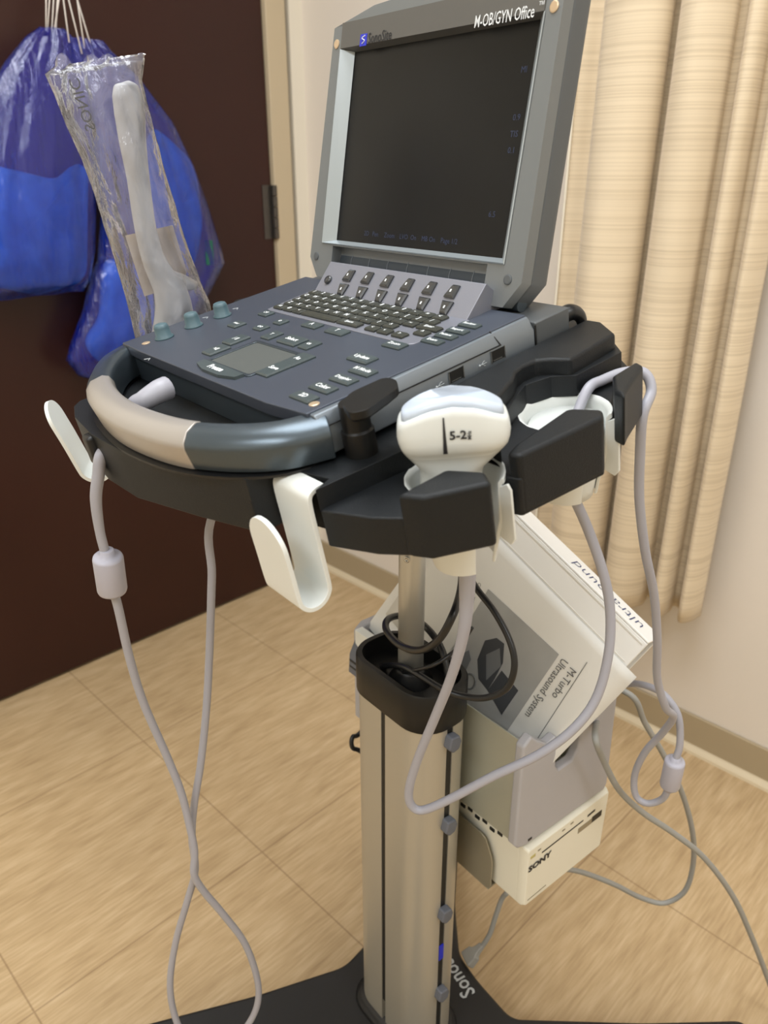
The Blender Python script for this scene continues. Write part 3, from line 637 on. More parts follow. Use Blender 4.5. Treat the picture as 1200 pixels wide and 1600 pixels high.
btn = [  # pixel centre, w, d, text
    (475, 620, .021, .010, "2D", .006), (505, 606, .021, .010, "Color", .006), (537, 593, .021, .010, "Doppler", .0048), (567, 580, .021, .010, "M Mode", .0052), (566, 560, .022, .012, "Update", .0055),
    (617, 539, .019, .010, "Zoom", .005), (676, 533, .018, .0075, "Exam", .0045), (697, 525, .018, .0075, "Patient", .0042), (715, 517, .018, .0075, "Report", .0042), (734, 508, .018, .0075, "Review", .0042),
    (488, 508, .019, .010, "A", .006), (527, 518, .022, .010, "T", .006), (416, 490, .013, .010, "Off", .0045), (370, 507, .013, .012, "Near", .004), (408, 512, .012, .010, "oo", .006), (439, 503, .011, .010, "o", .006),
    (338, 547, .014, .019, "\u00d7II", .006), (369, 531, .014, .019, "/ II", .006), (425, 524, .012, .015, "T", .005), (457, 532, .024, .015, "Select", .0062), (484, 539, .012, .015, "ca", .0055),
    (429, 577, .015, .023, "Save", .006), (466, 562, .015, .021, "Aa", .006)]
for (u, v, w, d_, s, sz) in btn:
    c = hit(u, v, FD, 2, .0022); key('console_button', c.x, c.y, w, d_, .0024, [(s, 0, 0, sz)], 'bkey', z=.001)
cf = hit(342, 578, FD, 2, .002); bm = NB()
fz = [(cf.x - .030, cf.y + .004), (cf.x - .029, cf.y - .003), (cf.x - .012, cf.y - .0075), (cf.x + .012, cf.y - .0075), (cf.x + .029, cf.y - .003), (cf.x + .030, cf.y + .004), (cf.x, cf.y + .005)]
prism(bm, fz, .001, .0035); bmesh.ops.recalc_face_normals(bm, faces=bm.faces); text_bm(bm, "Freeze", .0075, (cf.x - .002, cf.y - .001, .0035), (1, 0, 0), (0, 1, 0), mi=1, bold=.0003)
obj('freeze_button', bm, ['bkey', 'white'], US, FD)
tp = [hit(u, v, FD, 2, .0012) for u, v in ((403, 537), (333, 569), (392, 588), (460, 560))]
x0, x1 = -.0135, .0455; y0, y1 = -.1995, -.1575
obj('touchpad_frame', prism(NB(), round_poly([(x0 - .003, y0 - .003), (x1 + .003, y0 - .003), (x1 + .003, y1 + .003), (x0 - .003, y1 + .003)], .004), .001, .0022, holes=[round_poly([(x0, y0), (x1, y0), (x1, y1), (x0, y1)], .003)]), 'darkshell', US, FD, bevel=.0004)
obj('touchpad', box(NB(), x0, x1, y0, y1, .0008, .0014), 'pad', US, FD)
for (u, v) in ((257, 528), (303, 510), (348, 494)):
    c = hit(u, v, FD, 2, .001); bm = NB(); lathe(bm, [(.0085, .001), (.0082, .0025), (.0068, .0032), (.0064, .0105), (.0055, .0128), (.004, .0134)], (c.x, c.y), 28)
    obj('gain_knob', bm, 'knob', US, FD, smooth=True)
bm = NB()
for (u, v) in ((228, 536), (491, 631)):
    c = hit(u, v, FD, 2, .0015); bm = NB(); lathe(bm, [(.0036, .001), (.0036, .0017), (.0028, .002)], (c.x, c.y), 16); obj('deck_screw', bm, 'brass', US, FD, smooth=False)
bm = NB()
for (u, v) in ((322, 496), (369, 482), (231, 561)):
    c = hit(u, v, FD, 2, .0016); tube(bm, [(c.x - .003, c.y - .002, .0014), (c.x, c.y + .002, .0014), (c.x + .003, c.y - .001, .0014)], .0003, 6, 1, False)
obj('knob_marks', bm, 'greyink', US, FD)
# sloped function panel
pn = [(-.0478, .0015), (-.0245, .0215), (-.0235, .0215), (-.006, .004), (-.006, -.001), (-.0478, -.001)]
PA = obj('function_panel', prism(NB(), pn, -.0885, .1105, ax=0), 'lilac', US, FD, bevel=.0006, label='light lilac-grey sloped panel with paired buttons')
e1 = Vector((0, -.0245 + .0478, .020)).normalized(); nP = Vector((1, 0, 0)).cross(e1)
FPn = FD @ frame(Vector((0, -.0478, .0015)), Vector((1, 0, 0)), e1, nP)
up_ = [(255, 120), (370, 135), (492, 155), (620, 178), (757, 198), (898, 220)]; lo_ = [(213, 208), (330, 228), (450, 250), (577, 272), (712, 297), (857, 322)]
for (lst, pt) in ((up_, [(-.0035, -.0045), (.0050, -.0045), (.0050, .0045), (-.0005, .0045)]), (lo_, [(-.0015, -.0045), (.0042, -.0045), (.0050, .0045), (-.0045, .0045)])):
    for (u, v) in lst:
        c = hit(480 + u / 4, 400 + v / 4, FPn, 2, .001)
        bm = NB(); P = [(x * 1.3, y * 1.25) for x, y in pt]
        for (sc_, z_) in ((1.22, .0), ): pass
        loft(bm, [[(x, y, .0) for x, y in P], [(x, y, .0014) for x, y in P], [(x * .72, y * .72, .0024) for x, y in P]]); bmesh.ops.recalc_face_normals(bm, faces=bm.faces)
        box(bm, .0000, .0016, -.0012, .0012, .0024, .00245, 1)
        me = bpy.data.meshes.new('soft_key'); bm.to_mesh(me); bm.free(); me.materials.append(M['fkey']); me.materials.append(M['white'])
        o = bpy.data.objects.new('soft_key', me); COL.objects.link(o); place(o, FPn @ Matrix.Translation((c.x, c.y, 0)), US)
        b = o.modifiers.new('b', 'BEVEL'); b.width = .0005; b.segments = 2
c = hit(480 + 130 / 4, 400 + 148 / 4, FPn, 2, .001); bm = NB(); lathe(bm, [(.0042, 0), (.0042, .0015), (.0034, .0024), (.002, .0026)], (c.x, c.y), 20); obj('power_button', bm, 'fkey', US, FPn, smooth=True)
# lid
outer = [(-.129, .1775), (-.074, .1885), (-.03, .1905), (.03, .1905), (.074, .1885), (.131, .1775), (.1365, -.016), (.122, -.035), (.1, -.035), (.1, -.0055), (-.1, -.0055), (-.1, -.035), (-.122, -.035), (-.1355, -.018)]
LID = empty('lid', (0, 0, 0), F=FS); LID.parent = US; LID.matrix_parent_inverse = Matrix.Identity(4); LID.matrix_basis = WM[US.name].inverted() @ FS
bm = NB(); lo2 = [(x * .985, .07 + (y - .07) * .985) for x, y in outer]
loft(bm, [[(x, y, -.0225) for x, y in lo2], [(x, y, -.016) for x, y in outer], [(x, y, -.001) for x, y in outer]])
obj('lid_back', bm, 'lidside', LID, FS, bevel=.003, seg=3)
opn = [(-.1165, -.0035), (.1165, -.0035), (.1165, .180), (-.1165, .180)]
BZ = obj('bezel', prism(NB(), outer, -.0012, .0095, holes=[opn]), 'lid', LID, FS, bevel=.0012, seg=2)
bm = NB(); sx0, sx1, sy0, sy1 = -.1065, .1065, .0, .1585
A_ = [(-.1175, -.0045, .0100), (.1175, -.0045, .0100), (.1175, .1600, .0100), (-.1175, .1600, .0100)]; B_ = [(-.1165, -.0035, .0107), (.1165, -.0035, .0107), (.1165, .1595, .0102), (-.1165, .1595, .0102)]; C_ = [(sx0, sy0, .001), (sx1, sy0, .001), (sx1, sy1, .001), (sx0, sy1, .001)]
va = [[bm.verts.new(p) for p in q] for q in (A_, B_, C_)]
for qa, qb in zip(va, va[1:]):
    for i in (0, 1, 3): bm.faces.new((qa[i], qa[(i + 1) % 4], qb[(i + 1) % 4], qb[i]))
obj('bezel_trim', bm, 'trim', BZ, FS, label='pale sloping trim around the screen')
obj('screen', box(NB(), sx0 - .004, sx1 + .004, sy0 - .003, sy1 + .003, -.001, .0005), 'screen', LID, FS)
bm = NB(); text_bm(bm, "6.5", .006, (.0885, .0305, .0006), (1, 0, 0), (0, 1, 0))
text_bm(bm, "2D   Pen     Zoom    LVO  On    MB On    Page 1/2", .0058, (-.005, .0085, .0007), (1, 0, 0), (0, 1, 0))
for i, s in enumerate(("MI", "0.9", "TIS", "0.1")): text_bm(bm, s, .006, (.098, .128 - i * .011 - (0.02 if i > 0 else 0), .0006), (1, 0, 0), (0, 1, 0))
obj('screen_lettering', bm, 'screentext', LID, FS)
bm = NB(); loft(bm, [[(-.1165, .1585, .0005), (.1165, .1585, .0005), (.1165, .181, -.001), (-.1165, .181, -.001)], [(-.1165, .1600, .0100), (.1165, .1600, .0100), (.1165, .1800, .0100), (-.1165, .1800, .0100)]])
LB = obj('label_band', bm, 'label', LID, FS)
t0 = hit(568, 62, FS, 2, .0104); bm = NB(); box(bm, t0.x - .0048, t0.x + .0044, t0.y - .0048, t0.y + .0044, .0101, .0105)
o = obj('brand_badge', bm, 'blue', LB, FS)
bm = NB(); tube(bm, [(t0.x + .002, t0.y + .003, .0107), (t0.x - .002, t0.y + .0012, .0107), (t0.x + .0018, t0.y - .0008, .0107), (t0.x - .0015, t0.y - .003, .0107)], .0004, 6, 5); obj('badge_swirl', bm, 'white', LB, FS)
obj_text('brand_lettering', [("SonoSite", .0115, (t0.x + .0062, t0.y - .0002, .0104), (1, 0, 0), (0, 1, 0), dict(align='LEFT', sx=.78, bold=.0001))], 'blackink', LB, FS)
t1 = hit(741, 38, FS, 2, .0104); t2 = hit(842, 19, FS, 2, .0104)
obj_text('model_lettering', [("M-OB/GYN Office", .0115, (t1.x, (t1.y + t2.y) / 2 + .001, .0104), (1, 0, 0), (0, 1, 0), dict(align='LEFT', sx=(t2.x - t1.x) / .0935, bold=.00005)), ("\u2122", .006, (t2.x + .0015, t2.y + .004, .0104), (1, 0, 0), (0, 1, 0), {})], 'white', LB, FS)
for (u, v, m) in ((526, 69, 'brass'), (866, 10, 'brass'), (494, 400, 'lidside'), (793, 437, 'lidside')):
    c = hit(u, v, FS, 2, .0098); bm = NB(); lathe(bm, [(.0038, .009), (.0038, .0101), (.003, .0104)], (c.x, c.y), 18); obj('lid_screw', bm, m, BZ, FS)
# recessed hinge barrel
bm = NB(); ring = []
for x in (-.0995, .0995): ring.append([(x, -.020 + .0155 * math.sin(a) * 1.0, -.010 + .010 * math.cos(a)) for a in [2 * PI * i / 24 for i in range(24)]])
loft(bm, ring); HB = obj('hinge_barrel', bm, 'barrel', US, FS, smooth=True); HB.modifiers.new('e', 'EDGE_SPLIT').split_angle = .8
bm = NB()
for i in range(7):
    x = -.082 + i * .0265; ring = []
    for dx in (0, .0007): ring.append([(x + dx, -.020 + .0159 * math.sin(a), -.010 + .0104 * math.cos(a)) for a in [2 * PI * k / 24 for k in range(24)]])
    loft(bm, ring)
obj('barrel_ribs', bm, 'side', HB, FS)
for s in (-1, 1):
    bm = NB(); ring = [[(x, -.004 + .005 * math.cos(a) * 1.1, .001 + .005 * math.sin(a)) for a in [2 * PI * i / 20 for i in range(20)]] for x in (s * .100, s * .126)]
    loft(bm, ring); obj('hinge_mount', bm, 'darkshell', US, FD, smooth=True).modifiers.new('e', 'EDGE_SPLIT').split_angle = .8

# power lead at the back of the console
def cable_thing(name, pts, r, m, label, cat='cable', k=8, n=12, parent=None, group=None):
    bm = NB(); tube(bm, pts, r, n, k); 
    o = obj(name, bm, m, parent, FW, smooth=True, origin=(None if parent else pts[0]))
    if parent is None: tag(o, label, cat, group)
    return o
q0 = FD @ Vector((.143, .021, -.013)); q = [q0, FD @ Vector((.145, .028, -.012)), FD @ Vector((.147, .036, -.017)), FD @ Vector((.147, .040, -.030)), FD @ Vector((.145, .045, -.07)), FD @ Vector((.12, .06, -.16))]
cable_thing('power_lead', q, [.0065, .0065, .005, .0035, .0028, .0028], 'bcable', 'short black lead with angled plug at the right rear of the console')

# ------------------------------------------------------------------ probes and their cables
PB = empty('curved_probe', (C1[0], C1[1], -.10), 'white curved ultrasound probe marked 5-2, standing in the nearest cup', 'ultrasound probe', F=FD)
wx = Vector((.66, .75, 0)).normalized()
FPb = FD @ frame(Vector((C1[0], C1[1], 0)), wx, Vector((0, 0, 1)).cross(wx), Vector((0, 0, 1)))     # x wide, -y faces the viewer, z up
TL = Matrix.Rotation(.06, 4, 'Y'); FPb = FPb @ TL
def sup(a, b, z, n=28, e=.55):
    out = []
    for i in range(n):
        t = 2 * PI * i / n; c, s = math.cos(t), math.sin(t); out.append((a * abs(c) ** e * (1 if c > 0 else -1), b * abs(s) ** e * (1 if s > 0 else -1), z))
    return out
CXH = .0035                                       # the head sits a little to one side of the cup axis
bm = NB(); secs = [(-.100, .0125, .0115), (-.06, .0180, .014), (-.049, .0190, .0150), (-.0425, .0190, .0150), (-.0375, .0195, .0150), (-.034, .0212, .0140), (-.030, .0252, .0138), (-.0265, .0285, .0142), (-.0235, .0305, .0160), (-.0205, .0320, .0182), (-.016, .0330, .0188), (-.010, .0335, .0180), (-.004, .0330, .0165), (-.001, .0322, .0155)]
BUL, HZ = .0115, .006
def crown(x, z): return max(0, (z + .02) / .019) * (BUL * (1 - (x / .034) ** 2) - HZ)
rings = []
for z, a, b in secs:
    e = .8 if z < -.035 else .5; rg = sup(a, b, z, 40, e)
    rings.append([(x + CXH * min(1, max(0, (z + .05) / .03)), y, zz + crown(x, z)) for x, y, zz in rg])
rings.append([(CXH + (x - CXH) * .95, y * .88, z + .0012) for x, y, z in rings[-1]])
loft(bm, rings)
o = obj('probe_body', bm, ['probe', 'neck'], PB, FPb, smooth=True)
for f in o.data.polygons:
    if f.center.z < -.0275: f.material_index = 1
bm = NB(); rings = []
for (s, dz, b) in ((1, -.001, .0128), (1, .0022, .0126), (.99, .0045, .0110), (.97, .0058, .0075)):
    rg = sup(.0300 * s, b, 0, 40, .5); rings.append([(x + CXH, y, -.001 + dz * (1 - .2 * abs(x) / .03) + crown(x, -.001)) for x, y, z in rg])
loft(bm, rings); obj('probe_lens', bm, 'lens', PB, FPb, smooth=True, label='pale blue-grey curved lens')
# marker wedge and frequency
def on_front(x, z, lift=.0004):
    for (za, aa, ba), (zb_, ab, bb) in zip(secs, secs[1:]):
        if za <= z <= zb_:
            t = (z - za) / (zb_ - za); a = aa + (ab - aa) * t; b = ba + (bb - ba) * t
            s = max(0, 1 - (abs(x) / a) ** (2 / .5)) ** (.25); return Vector((x + CXH, -b * s - lift, z + crown(x, z)))
    return Vector((x + CXH, -.016, z))
bm = NB(); pts_ = []
L_, R_ = [], []
for i in range(9):
    z = -.0215 + i * .00225; w_ = .0013 - .0009 * i / 8; L_.append(on_front(-.0055 - w_, z)); R_.append(on_front(-.0055 + w_, z))
vl = [bm.verts.new(p) for p in L_]; vr = [bm.verts.new(p) for p in R_]
for i in range(8): bm.faces.new((vl[i], vr[i], vr[i + 1], vl[i + 1]))
text_bm(bm, "5-2", .0075, on_front(.0022, -.0120, .0006), (1, 0, 0), (0, -.0, 1), bold=.0002); text_bm(bm, "MHz", .0028, on_front(.0088, -.0120, .0006), (0, 0, 1), (-1, 0, 0), bold=.0001)
obj('probe_marking', bm, 'blackink', PB, FPb)
Pc1 = FD @ Vector((C1[0], C1[1], -.100)); Pe1 = atY(730, 892, .4535)
yA = Pe1.y
main = [Pc1, Pe1, atY(729, 940, .458), atY(724, 990, .462), atY(706, 1055, .475), atY(680, 1120, .492), atY(655, 1180, .505), atY(640, 1228, .512), atY(641, 1255, .514), atY(659, 1266, .513), atY(700, 1250, .508),
        atY(770, 1213, .500), atY(840, 1180, .495), atY(895, 1140, .495), atY(932, 1090, .50), atY(951, 1020, .505), atY(953, 950, .51), atY(941, 890, .512), atY(918, 825, .515), atY(898, 780, .516), FD @ Vector((C2[0], C2[1], -.10))]
rr_ = [.0052, .0058, .0050, .0042] + [.0038] * 17
bm = NB(); tube(bm, main, rr_, 14, 8); obj('probe_cable', bm, 'cable', PB, FW, smooth=True)
bm = NB(); tube(bm, [Pc1 + (Pe1 - Pc1) * .1, Pe1, atY(729, 936, .4578)], [.0066, .0060, .0050], 14, 6); obj('strain_relief', bm, 'cable', PB, FW, smooth=True)
# second probe: only its cable side shows in the rear cup
P2 = empty('cupped_probe', (C2[0], C2[1], -.1), 'white probe end seated low in the second cup, its cable looping over the tray arm', 'ultrasound probe', F=FD)
bm = NB(); lathe(bm, [(.010, -.112), (.0175, -.109), (.0195, -.1), (.0245, -.075), (.0262, -.056), (.024, -.052), (.0, -.0515)], C2, 32); obj('probe_body', bm, 'probe', P2, FD, smooth=True)
cc = [FD @ Vector((C2[0] + .0, C2[1] + .010, -.056)), FD @ Vector((.206, -.030, -.040)), FD @ Vector((.206, -.014, -.0395)), FD @ Vector((.211, .003, -.039)), FD @ Vector((.221, .013, -.041)), FD @ Vector((.2285, .011, -.052)),
      atY(1004, 650, .528), atY(1000, 710, .532), atY(999, 780, .538), atY(1008, 860, .545), atY(1022, 930, .56), atY(1027, 1000, .575), atY(1027, 1060, .59), atY(1040, 1105, .60), atY(1052, 1120, .615), atY(1035, 1145, .635), atY(1008, 1175, .65), atY(992, 1210, .66), atY(993, 1242, .66), atY(1010, 1255, .655), atY(1032, 1250, .65), atY(1043, 1235, .645),
      atY(1052, 1195, .64), atY(1062, 1165, .64), atY(1060, 1120, .645), atY(1042, 1090, .655), atY(1020, 1075, .67), atY(990, 1068, .69), atY(960, 1075, .71), atY(930, 1095, .72)]
bm = NB(); tube(bm, cc, .0037, 14, 8); obj('probe_cable', bm, 'cable', P2, FW, smooth=True)
def ferrite(p, q, r, parent):
    ax = (q - p).normalized(); s = ax.orthogonal().normalized(); F = frame(p, s, ax.cross(s), ax); L = (q - p).length
    bm = NB(); lathe(bm, [(.0045, -.006), (.0055, -.0055), (.0055, -.001), (r * .8, 0), (r * .95, .001), (r, .003), (r, L - .003), (r * .95, L - .001), (r * .8, L), (.005, L + .001), (.0048, L + .005)], (0, 0), 28)
    return obj('ferrite_bead', bm, 'ferrite', parent, F, smooth=True, label='lilac-grey cylindrical bead on the cable')
ferrite(atY(1046, 1228, .645), atY(1055, 1188, .64), .0105, P2)
# left cable with ferrite
LC = empty('probe_cord', atY(160, 700, .56), 'lilac-grey cord with a bead, hanging in a twisted loop below the left of the tray', 'cable')
lc = [atY(262, 606, .573), atY(248, 612, .567), atY(225, 626, .562), atY(205, 640, .572), FD @ Vector((-.052, -.276, -.050)), atY(160, 708, .564), atY(154, 742, .562), atY(150, 780, .562), atY(156, 830, .564), atY(166, 870, .566), atY(177, 920, .572), atY(186, 955, .575), atY(203, 1030, .582), atY(225, 1100, .588), atY(260, 1180, .592), atY(282, 1235, .593), atY(295, 1285, .592),
      atY(304, 1330, .590), atY(303, 1365, .588), atY(318, 1392, .592), atY(350, 1430, .60), atY(383, 1475, .608), atY(402, 1530, .612), atY(402, 1570, .612), atY(385, 1605, .61), atY(355, 1640, .605), atY(315, 1648, .60), atY(285, 1615, .598), atY(270, 1575, .60), atY(266, 1530, .602), atY(275, 1470, .605), atY(292, 1410, .604), atY(305, 1360, .602), atY(300, 1310, .600), atY(303, 1260, .605),
      atY(314, 1190, .612), atY(323, 1100, .62), atY(328, 1000, .628), atY(331, 900, .632), atY(335, 800, .636), FD @ Vector((-.03, -.14, -.085))]
rl = [.009, .0088, .0075, .006, .005, .0048, .0048, .0045] + [.0038] * (len(lc) - 8)
bm = NB(); tube(bm, lc, rl, 14, 8); obj('cord', bm, 'cable', LC, FW, smooth=True)
ferrite(atY(168, 868, .566), atY(176, 924, .572), .0122, LC)
# black looped cables round the pole
def cp(x, y, z): return FC @ Vector((x, y, z))
def on(u, v, ax, val): return FC @ hit(u, v, FC, ax, val)
k1 = [on(722, 880, 1, .03), on(720, 920, 1, .0), on(708, 960, 1, -.03), on(685, 1000, 1, -.038), on(655, 1016, 1, -.035), on(625, 1008, 1, -.03), on(604, 985, 1, -.02), on(606, 968, 1, -.005), on(626, 962, 1, .02), on(650, 968, 1, .026), on(675, 990, 1, .022), on(692, 1020, 1, .016), on(700, 1060, 1, .01), on(700, 1090, 1, .008)]
cable_thing('black_cable', k1, .0038, 'bcable', 'thick black cable looping once around the lift pole')
k2 = [on(728, 890, 1, .02), on(745, 920, 1, .02), on(772, 955, 1, .02), on(796, 1000, 1, .018), on(804, 1040, 1, .014), on(792, 1075, 1, .008), on(760, 1090, 1, -.002), on(725, 1088, 1, -.01), on(694, 1078, 1, -.018), on(660, 1058, 1, -.02), on(630, 1042, 1, -.018), on(605, 1040, 1, -.012), on(590, 1045, 1, -.004)]
cable_thing('black_cable', k2, .0033, 'bcable', 'black cable sagging in front of the binder and into the column top')
k3 = [on(738, 980, 1, .03), on(722, 1005, 1, .022), on(700, 1025, 1, .0), on(675, 1040, 1, -.016), on(645, 1048, 1, -.02), on(630, 1050, 1, -.014)]
cable_thing('black_cable', k3, .0020, 'bcable', 'thin black lead crossing low behind the lift pole foot')
k4 = [cp(-.145, .10, .50), on(566, 1142, 0, -.155), on(551, 1152, 0, -.155), on(551, 1168, 0, -.150), on(566, 1176, 0, -.142), cp(-.11, .05, .40)]
cable_thing('black_cable', k4, .0032, 'bcable', 'small black cable loop peeping out left of the column')
# grey mains cords
s1_ = [cp(.10, .215, .55), atY(930, 1150, .655), atY(944, 1190, .665), atY(968, 1235, .68), atY(1005, 1270, .69), atY(1050, 1300, .70), atY(1100, 1340, .71), atY(1145, 1400, .72), atY(1175, 1465, .73), atY(1200, 1530, .74), atY(1225, 1600, .76), atY(1262, 1690, .80)]
cable_thing('mains_cord', s1_, .0036, 'cord', 'grey cord running from the basket down to the lower right corner', 'cable')
s2_ = [cp(.06, .23, .57), atY(984, 1085, .755), atY(1008, 1130, .76), atY(1040, 1185, .77), atY(1066, 1240, .78), atY(1082, 1300, .79), atY(1083, 1350, .80), atY(1070, 1392, .805), atY(1038, 1411, .81), atY(1000, 1402, .81), atY(960, 1382, .80), atY(910, 1363, .79), atY(872, 1357, .78), atY(840, 1357, .775)]
cable_thing('mains_cord', s2_, .0036, 'cord', 'grey cord dropping behind the binder, its low bend curling back under the printer', 'cable')
PC = empty('printer_cord', atY(735, 1495, .76), 'short grey cord with a plug resting on the cart base behind the column', 'cable')
bm = NB(); tube(bm, [atY(792, 1395, .80), atY(784, 1405, .80), atY(775, 1430, .79), atY(765, 1460, .78), atY(752, 1480, .775), atY(742, 1490, .77)], .0036, 12, 8); obj('cord', bm, 'cord', PC, FW, smooth=True)
pa, pb = atY(750, 1480, .775), atY(728, 1502, .768); ax_ = (pb - pa).normalized(); s_ = ax_.cross(Vector((0, 0, 1))).normalized(); FG = frame(pa, s_, ax_.cross(s_), ax_)
bm = NB(); loft(bm, [rect_ring(-w_, w_, -h_, h_, .002, z, 3) for z, w_, h_ in ((-.004, .004, .004), (.004, .005, .0045), (.010, .007, .005), (.012, .010, .006), (.026, .012, .007), (.028, .011, .006))]); obj('plug', bm, 'cord', PC, FG, bevel=.0005)

# ------------------------------------------------------------------ binder in the basket
def oncov(u, v, kk=.3, y0=.081, z0=.6):
    n = (B - W * kk - X * .19).normalized(); p0 = FC @ Vector((0, y0, z0)); d = ray(u, v); return CP + d * ((p0 - CP).dot(n) / d.dot(n))
Bc, Ac = oncov(1012, 1007), oncov(810, 810)
e1 = (Ac - Bc).normalized(); nb = -(B - W * .3 - X * .19).normalized(); e2 = nb.cross(e1).normalized()
if e2.z > 0: e2 = -e2
FB = frame(Bc, e2, -e1, e2.cross(-e1))           # x down the bottom edge, y towards B corner outside, z out of the cover
zB = (FB.to_3x3() @ Vector((0, 0, 1))); sgnz = 1 if zB.dot(nb) > 0 else -1
BN = empty('white_binder', (.13, -.14, -.02), 'white ring binder with a printed manual cover, tilted in the basket', 'binder', F=FB)
Lb, Wb, Tb = .262, .250, .034
bm = NB(); box(bm, 0.0, Wb, -Lb, 0, -.003, 0); FCV = obj('front_cover', bm, 'binder', BN, FB, bevel=.001)
bm = NB(); box(bm, 0.0, Wb, -Lb, 0, -Tb, -Tb + .003); obj('back_cover', bm, 'binder', BN, FB, bevel=.001)
bm = NB(); box(bm, -.003, 0.0, -Lb, 0, -Tb, 0); SPN = obj('spine', bm, 'binder', BN, FB, bevel=.001)
bm = NB(); box(bm, .0005, .0035, -Lb + .002, -.002, -Tb + .003, -.003); obj('spine_board', bm, 'board', BN, FB)
bm = NB(); box(bm, .03, Wb - .01, -Lb + .01, -.008, -Tb + .006, -.008); obj('page_block', bm, 'paper', BN, FB)
bm = NB(); box(bm, .003, .0045, -Lb + .004, -.004, .0, .0006); box(bm, .030, .0312, -Lb + .004, -.004, .0, .0004); obj('cover_crease', bm, 'paper', FCV, FB)
bm = NB(); 
G = 14; vs = []
for i in range(G + 1):
    row = []
    for j in range(G + 1):
        x = .033 + (.215 - .033) * i / G; y = -.25 + (.014 + .25) * j / G
        row.append(bm.verts.new((x, y, .0012 + .0012 * math.sin(i / G * 3.1) + (.0015 if j == G and i > 4 else 0))))
    vs.append(row)
for i in range(G):
    for j in range(G): bm.faces.new((vs[i][j], vs[i + 1][j], vs[i + 1][j + 1], vs[i][j + 1]))
PGo = obj('cover_page', bm, 'paper', BN, FB, smooth=True); s = PGo.modifiers.new('s', 'SOLIDIFY'); s.thickness = .0006; s.offset = -1
def cv(u, v): p = FB.inverted() @ oncov(u, v); return p
c1, c2_, c3 = cv(875, 1022), cv(765, 920), cv(795, 1140)
yR = (c1.y + c3.y) / 2
bm = NB(); prism(bm, [(c1.x, c1.y), (c2_.x, c2_.y), (c2_.x + (c3.x - c1.x) * 1.25, c2_.y + (c3.y - c1.y) * 1.25), (c1.x + (c3.x - c1.x) * 1.25, c1.y + (c3.y - c1.y) * 1.25)], .0026, .0029); PI_ = obj('printed_picture', bm, 'pic', PGo, FB)
def pq(u, v): p = cv(u, v); return (p.x, p.y)
bm = NB(); Z0 = .0030
prism(bm, [pq(760, 1000), pq(778, 996), pq(790, 1005), pq(788, 1035), pq(775, 1060), pq(764, 1078), pq(750, 1060), pq(748, 1030)], Z0, Z0 + .0002)
prism(bm, [pq(764, 1078), pq(786, 1047), pq(812, 1078), pq(786, 1116)], Z0, Z0 + .0003)
obj('pictured_machine', bm, 'picdark', PI_, FB)
bm = NB(); prism(bm, [pq(762, 1022), pq(783, 1012), pq(785, 1040), pq(762, 1062)], Z0 + .0002, Z0 + .0004); prism(bm, [pq(726, 1020), pq(735, 1015), pq(738, 1030), pq(728, 1050), pq(722, 1045)], Z0, Z0 + .0003)
ringp = [Vector((*pq(736 + 9 * math.cos(a), 1064 + 12 * math.sin(a)), Z0)) for a in [2 * PI * i / 14 for i in range(15)]]; tube(bm, ringp, .0011, 6, 2)
obj('pictured_probe', bm, 'picmid', PI_, FB)
def line(bm, s, u0, v0, u1, v1, size, z=.0032, **k):
    a, b = cv(u0, v0), cv(u1, v1); ex = (Vector((b.x - a.x, b.y - a.y, 0))).normalized()
    ey = Vector((0, 0, 1)).cross(ex); text_bm(bm, s, size, (a.x, a.y, z), ex, ey, align='LEFT', **k); return (Vector((b.x, b.y)) - Vector((a.x, a.y))).length
bm = NB(); line(bm, "Ultrasound System", 885, 1030, 822, 1124, .0125, sx=.86); obj('cover_lettering', bm, 'greenish', PGo, FB); bm = NB(); line(bm, "M-Turbo", 898, 1044, 868, 1089, .0125, sx=.9); obj('cover_lettering', bm, 'greenish', PGo, FB); bm = NB(); line(bm, "Click... www", 752, 910, 740, 945, .006)
obj('cover_lettering', bm, 'greenish', PGo, FB)
a, b = cv(919, 1034), cv(834, 1165); bm = NB(); prism(bm, [(a.x, a.y - .0003), (b.x, b.y - .0003), (b.x, b.y + .0003), (a.x, a.y + .0003)], .0026, .0029); obj('ruled_line', bm, 'greenish', PGo, FB)
bm = NB(); text_bm(bm, "ultrasound", .023, (-.0032, -.016, -Tb / 2 + .002), (0, -1, 0), (0, 0, 1), align='LEFT', sx=1.0, bold=-.0003); 
obj('spine_lettering', bm, 'blueink', SPN, FB)

# ------------------------------------------------------------------ bags on the door
def sack(name, F, rows, m, parent, nseg=26, wr=.006, seed=1.0, rid=6, steps=5, ax='room', flat=.7):
    """rows of (z, y_left, y_right, depth) lofted as two facing sheets of thin film"""
    R_ = []
    for i in range(len(rows) - 1):
        for j in range(steps):
            t = j / steps; R_.append([a + (b - a) * t for a, b in zip(rows[i], rows[i + 1])])
    R_.append(list(rows[-1])); bm = NB(); rings = []
    for (z, yl, yr, dp, base) in R_:
        ring = []
        for i in range(nseg * 2):
            f = i if i < nseg else 2 * nseg - i; t = f / nseg; side = 1 if i < nseg else -1
            y = yl + (yr - yl) * t; th = dp * (max(0, math.sin(PI * t)) ** flat) * .5
            w = noise.noise(Vector((t * rid * 1.7 + seed, z * 5, side * 3 + seed))) * wr + math.sin(t * rid * 6 + seed + z * 4) * wr * .35
            ring.append((base + side * th + (w if 0 < t < 1 else 0) * (1 if side > 0 else .5), -y, z + noise.noise(Vector((t * 6, z * 8, seed))) * wr * .4))
        rings.append(ring)
    loft(bm, rings, cap=False)
    return obj(name, bm, m, parent, F, smooth=True)
def dr(u, v, a=.08): p = hit(u, v, FR, 0, a); return -p.y, p.z
